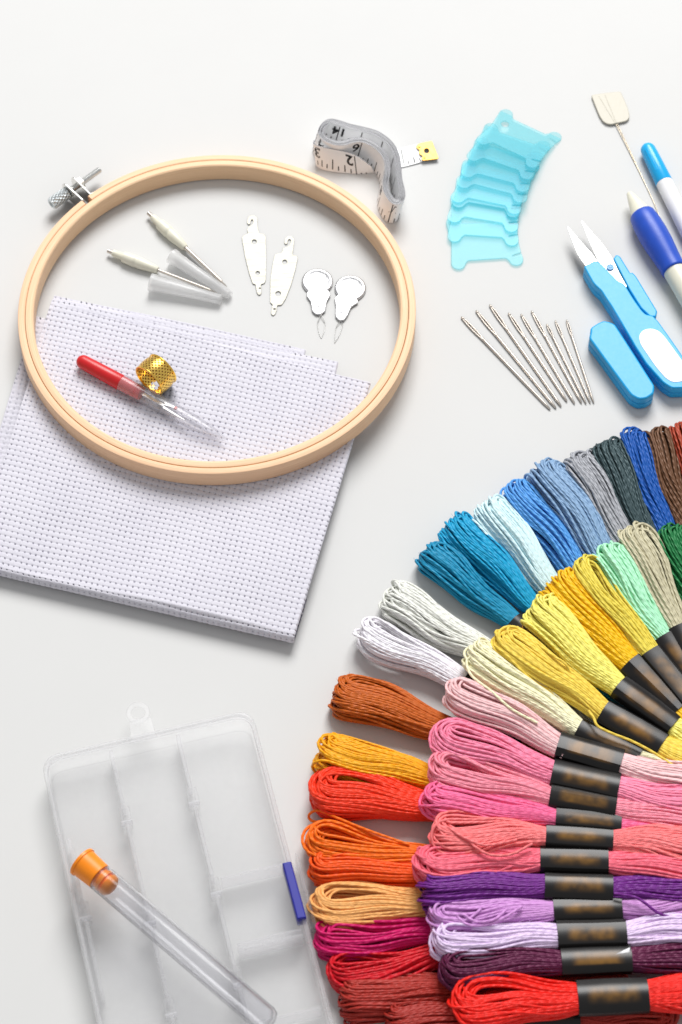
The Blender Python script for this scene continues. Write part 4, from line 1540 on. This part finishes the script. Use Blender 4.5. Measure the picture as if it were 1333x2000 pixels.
ZR, HRr = 4.8, 9.0     # outer row: height of the axis, thickness of the bundle
G = 'skein of floss'
rows_r = [
    # key, label, colour, tip, band start, band end, inner tip, width, waist, phi, hole
    ('brick red low', 'brick red floss skein at the bottom edge, lowest of the outer row', (148, 34, 24), (756, 2012), (1000, 1985), (1130, 1980), None, 80, 58, 80, 1.0),
    ('brick red', 'brick red floss skein in the outer row just under the crimson one', (156, 38, 28), (662, 1958), (905, 1932), (1035, 1925), None, 78, 58, 75, 1.2),
    ('crimson', 'crimson floss skein with an open loop end, below the magenta one', (188, 10, 28), (639, 1908), (885, 1862), (1015, 1855), None, 80, 52, 15, 3.2),
    ('magenta', 'magenta floss skein between the crimson and the peach ones', (186, 6, 90), (616, 1840), (860, 1815), (990, 1812), None, 72, 52, 20, 2.2),
    ('peach', 'pale peach orange floss skein, tip facing the blue latch of the box', (255, 182, 108), (607, 1770), (850, 1763), (980, 1762), None, 92, 56, 30, 2.8),
    ('deep orange', 'deep orange floss skein just above the peach one', (236, 82, 10), (606, 1698), (840, 1708), (970, 1716), None, 66, 56, 30, 1.6),
    ('orange', 'bright orange floss skein with a wide loop and a small stray loop at its tip', (253, 114, 8), (597, 1638), (840, 1674), (970, 1693), None, 78, 54, 22, 3.0),
    ('red orange', 'red orange floss skein just below the golden one', (246, 58, 24), (604, 1542), (850, 1578), (978, 1600), None, 104, 56, 25, 2.2),
    ('golden ochre', 'golden ochre floss skein lying between the brown orange and the red orange ones', (214, 148, 4), (619, 1470), (855, 1524), (980, 1556), None, 84, 48, 75, 1.4),
    ('brown orange', 'rusty brown orange floss skein lying alone on the white table', (176, 84, 14), (651, 1352), (885, 1428), (1008, 1472), (1230, 1560), 92, 56, 55, 2.0),
    ('white', 'lavender white floss skein with an open loop, next below the pale grey one', (236, 230, 241), (702, 1228), (906, 1332), (1010, 1390), None, 78, 54, 40, 2.4),
    ('pale grey', 'pale grey floss skein with a frayed looking end, beside the white one', (204, 205, 199), (752, 1160), (950, 1272), (1055, 1340), None, 76, 54, 75, 1.0),
    ('teal', 'teal blue floss skein with its looped tip nearest the white ones', (10, 128, 166), (826, 1076), (1003, 1214), (1098, 1296), (1255, 1425), 76, 46, 62, 2.0),
    ('cyan', 'cyan blue floss skein just right of the teal one', (6, 142, 184), (876, 1018), (1047, 1190), (1140, 1285), (1280, 1420), 76, 46, 78, 1.4),
    ('ice blue', 'very pale ice blue floss skein between the cyan and the mid blue ones', (206, 233, 243), (945, 984), (1098, 1172), (1180, 1275), None, 80, 56, 75, 1.0),
    ('mid blue', 'mid blue floss skein with a curled open tip', (74, 138, 200), (996, 948), (1140, 1138), (1222, 1245), None, 72, 60, 55, 2.2),
    ('slate blue', 'greyish slate blue floss skein behind the mid blue one', (120, 150, 182), (1048, 912), (1192, 1112), (1270, 1225), None, 86, 66, 85, .8),
    ('grey', 'mid grey floss skein with an open loop at its tip', (154, 156, 162), (1118, 892), (1237, 1088), (1305, 1200), None, 78, 62, 62, 2.2),
    ('dark slate', 'dark slate green grey floss skein between the grey and the royal blue ones', (44, 62, 66), (1172, 866), (1270, 1062), (1325, 1175), None, 92, 64, 82, 1.2),
    ('royal blue', 'royal blue floss skein at the top of the outer row', (12, 78, 158), (1228, 846), (1302, 1048), (1345, 1165), None, 74, 58, 70, 1.6),
    ('brown', 'dark brown floss skein beside the royal blue one', (100, 68, 46), (1276, 842), (1345, 1040), (1385, 1160), None, 62, 54, 88, .6),
    ('rust', 'rust brown floss skein cut by the right edge of the picture', (156, 60, 36), (1330, 826), (1395, 1010), (1435, 1130), None, 74, 58, 88, .6),
]
for i, (key, lab, c, tip, w0, w1, t2, wp, wwp, ph, ho) in enumerate(rows_r):
    loose = ()
    if key == 'orange':
        loose = ([(800, 1650, 8), (720, 1622, 8), (660, 1598, 7), (622, 1583, 5), (604, 1592, 3), (612, 1604, 2), (650, 1606, 5), (700, 1618, 7)],)
    if key == 'pale grey':
        loose = ([(860, 1240, 4), (800, 1205, 3), (762, 1186, 2), (748, 1186, 1), (760, 1196, 1), (810, 1228, 1.5)],)
    skein(key, lab, c, tip, w0, w1, t2, wp, wwp, ZR, ZR - .4, HRr, ph, ho, 'r', twist=random.Random(i).uniform(-35, 35), bend={'teal': -.2, 'cyan': .3, 'white': .2, 'pale grey': .5}.get(key, random.Random(i + 50).uniform(-1.1, 1.1)), messy=1.7 if key in ('pale grey', 'golden ochre') else random.Random(i + 7).uniform(1.05, 1.5), emblem=key in ('white', 'teal'), seed=i, loose=loose, zw2=3.6, zt2=3.6)

ZF = 12.2
rows_f = [
    ('scarlet', 'bright scarlet floss skein with a wide loop, frontmost of the inner row', (238, 32, 20), (881, 1962), (1128, 1950), (1266, 1944), (1500, 1938), 112, 60, 18, 3.4, 0),
    ('plum', 'dark plum floss skein above the scarlet one, its band paper torn at a corner', (82, 12, 54), (858, 1898), (1096, 1880), (1233, 1874), (1465, 1868), 76, 48, 25, 1.6, 0),
    ('light lavender', 'pale lavender floss skein with a curved open loop', (212, 190, 226), (845, 1838), (1088, 1829), (1223, 1825), (1455, 1815), 74, 50, 25, 2.2, .2),
    ('lilac', 'lilac floss skein with loose curled loops lying on top', (186, 132, 190), (838, 1795), (1081, 1779), (1215, 1776), (1445, 1770), 66, 42, 60, 1.0, -.5),
    ('purple', 'deep purple floss skein below the rose pink ones', (104, 30, 124), (820, 1745), (1063, 1732), (1196, 1737), (1430, 1745), 66, 50, 85, .6, .3),
    ('rose', 'rose pink floss skein just above the purple one', (240, 104, 124), (811, 1692), (1055, 1680), (1188, 1684), (1420, 1700), 86, 46, 35, 1.6, 0),
    ('salmon', 'salmon pink floss skein with a loose curled strand on its tip', (252, 124, 126), (838, 1634), (1066, 1634), (1197, 1643), (1425, 1662), 92, 42, 30, 2.2, .8),
    ('hot pink', 'hot pink floss skein squeezed between the salmon and the mid pink ones', (252, 108, 156), (824, 1560), (1086, 1598), (1214, 1610), (1440, 1640), 80, 38, 35, 1.4, -.4),
    ('mid pink', 'mid pink floss skein with a wide open loop, second of the pinks from the top', (252, 144, 164), (838, 1497), (1074, 1556), (1203, 1578), (1430, 1620), 86, 44, 22, 3.0, .2),
    ('candy pink', 'candy pink floss skein with a long narrow loop, just below the palest pink one', (252, 136, 168), (846, 1434), (1078, 1512), (1208, 1540), (1435, 1590), 84, 56, 22, 2.6, .4),
    ('palest pink', 'palest pink floss skein with an open loop, next to the cream one', (255, 204, 206), (873, 1342), (1090, 1456), (1214, 1492), (1430, 1555), 70, 54, 25, 2.0, .6),
    ('cream', 'cream floss skein between the palest pink and the warm yellow ones', (255, 246, 206), (914, 1270), (1130, 1424), (1248, 1482), (1450, 1580), 66, 44, 65, .8, -.6),
    ('warm yellow', 'warm yellow floss skein with a curled tip between the cream and lemon ones', (251, 214, 86), (968, 1244), (1178, 1392), (1294, 1458), (1490, 1565), 82, 52, 55, 1.8, .6),
    ('lemon', 'pale lemon yellow floss skein below the golden yellow one', (248, 232, 116), (1042, 1178), (1208, 1342), (1316, 1420), (1490, 1560), 86, 52, 70, 1.2, .2),
    ('golden yellow', 'golden yellow floss skein between the lemon and the olive ones', (255, 196, 10), (1082, 1128), (1232, 1296), (1328, 1390), (1490, 1540), 84, 56, 88, .6, -.5),
    ('olive', 'olive yellow floss skein with an open loop showing a dark hollow', (206, 188, 72), (1130, 1098), (1270, 1276), (1352, 1375), (1490, 1530), 74, 52, 40, 2.4, .5),
    ('mint', 'mint green floss skein between the olive and khaki ones', (158, 216, 178), (1174, 1072), (1298, 1246), (1375, 1355), (1490, 1510), 76, 52, 88, .6, -.3),
    ('khaki', 'khaki grey floss skein with a folded open loop', (182, 176, 148), (1232, 1030), (1328, 1226), (1390, 1345), (1490, 1510), 82, 56, 45, 2.4, .5),
    ('dark green', 'dark green floss skein just right of the khaki one', (18, 108, 56), (1296, 1034), (1376, 1222), (1425, 1340), (1500, 1500), 84, 58, 86, .8, .0),
    ('emerald', 'emerald green floss skein only peeking in at the right edge', (8, 156, 76), (1352, 1048), (1420, 1232), (1465, 1345), (1530, 1500), 64, 50, 86, .8, .3),
]
for i, (key, lab, c, tip, w0, w1, t2, wp, wwp, ph, ho, dz) in enumerate(rows_f):
    loose = ()
    z = ZF + 5
    if key == 'salmon':
        loose = ([(1010, 1640, z - 1), (960, 1650, z), (935, 1648, z + .6), (900, 1632, z + .8), (872, 1615, z), (850, 1625, z - 1.5), (850, 1645, z - 3), (880, 1662, z - 2.4), (940, 1662, z - 1)],
                 [(1040, 1648, z - 1.2), (1000, 1668, z - .6), (960, 1670, z), (930, 1655, z + .4), (916, 1640, z + .2)])
    if key == 'lilac':
        loose = ([(1020, 1770, z - 1.4), (985, 1792, z - .6), (950, 1806, z - .4), (915, 1806, z - .6), (895, 1790, z - .9), (905, 1786, z - .4), (930, 1800, z), (965, 1796, z + .2), (990, 1776, z - 1)],
                 [(940, 1775, z - 1), (920, 1792, z - .4), (900, 1800, z - 1), (893, 1792, z - 1.4)])
    if key == 'warm yellow':
        loose = ([(1150, 1388, z - 2), (1160, 1402, z - 1.2), (1168, 1418, z - 1), (1195, 1432, z - 1.2), (1240, 1450, z - 1.5), (1290, 1478, z - 1.8), (1350, 1520, z - 2)],
                 [(1040, 1250, z - 1), (1080, 1280, z), (1104, 1296, z), (1112, 1312, z - 1.5)])
    if key == 'cream':
        loose = ([(925, 1280, z - 2.2), (912, 1292, z - 3), (922, 1320, z - 2), (960, 1350, z - .6), (1000, 1385, z - .4), (1050, 1412, z - 1)],)
    if key == 'rose':
        loose = ([(900, 1690, z - 2), (850, 1672, z - 3), (822, 1655, z - 4), (818, 1668, z - 4.5), (840, 1692, z - 3)], [(1000, 1692, z - 2.5), (930, 1718, z - 4), (880, 1728, z - 5), (838, 1722, z - 5.5), (815, 1710, z - 6)])
    if key == 'purple':
        loose = ([(1200, 1745, z - 2), (1240, 1752, z - 1), (1262, 1765, z - 1), (1290, 1785, z - 2), (1340, 1800, z - 3)],)
    skein(key, lab, c, tip, w0, w1, t2, wp, wwp, ZF + dz * .8, ZF - .6 + dz, 8.6, ph, ho, 'f', twist=random.Random(i + 9).uniform(-30, 30), bend=random.Random(i + 90).uniform(-.9, .9), messy=random.Random(i + 17).uniform(1.05, 1.5), seed=100 + i, loose=loose, floor=6.8)

# ------------------------------------------------------------------ light
w = bpy.data.worlds.new('World')
SC.world = w
w.use_nodes = True
nt = w.node_tree
nt.nodes.clear()
wo = nt.nodes.new('ShaderNodeOutputWorld')
bg = nt.nodes.new('ShaderNodeBackground')
tc = nt.nodes.new('ShaderNodeTexCoord')
sp_ = nt.nodes.new('ShaderNodeSeparateXYZ')
mr = nt.nodes.new('ShaderNodeMapRange')
mr.inputs[1].default_value = -1
mr.inputs[2].default_value = 1
mr.inputs[3].default_value = .43
mr.inputs[4].default_value = .48
nt.links.new(tc.outputs['Generated'], sp_.inputs[0])
nt.links.new(sp_.outputs['Y'], mr.inputs[0])
nt.links.new(mr.outputs[0], bg.inputs['Strength'])
bg.inputs['Color'].default_value = (.985, .99, 1.0, 1)
nt.links.new(bg.outputs[0], wo.inputs[0])

ld = bpy.data.lights.new('softbox', 'AREA')
ld.shape = 'DISK'
ld.size = 13.5
ld.energy = 7350
ld.color = (1.0, .992, .98)
lo = bpy.data.objects.new('softbox', ld)
COL.objects.link(lo)
el, az = rad(48), rad(7)
dv = Vector((math.sin(az) * math.cos(el), math.cos(az) * math.cos(el), math.sin(el)))
lo.location = dv * 24.0
lo.rotation_euler = (-dv).to_track_quat('-Z', 'Y').to_euler()

# ------------------------------------------------------------------ camera and render settings
cd = bpy.data.cameras.new('camera')
cd.sensor_fit = 'VERTICAL'
cd.sensor_height = 36.0
cd.lens = FPX / 2000 * 36
cd.clip_start = .05
cd.clip_end = 200
cam = bpy.data.objects.new('camera', cd)
COL.objects.link(cam)
cam.location = CP * S
cam.rotation_euler = (math.pi / 2 - PITCH, 0, 0)
cd.dof.use_dof = True
cd.dof.focus_distance = (DIST - 14) * S
cd.dof.aperture_fstop = 2.2
SC.camera = cam

SC.view_settings.view_transform = 'Standard'
SC.view_settings.look = 'None'
SC.view_settings.exposure = 0
SC.view_settings.gamma = 1
SC.view_settings.use_curve_mapping = False
SC.render.engine = 'CYCLES'
SC.cycles.use_denoising = True
SC.cycles.transparent_max_bounces = 48
SC.cycles.max_bounces = 14
SC.cycles.transmission_bounces = 14
SC.cycles.diffuse_bounces = 8
SC.cycles.glossy_bounces = 5
SC.cycles.caustics_reflective = False
SC.cycles.caustics_refractive = False
SC.cycles.sample_clamp_indirect = 6
SC.cycles.sample_clamp_direct = 2.0
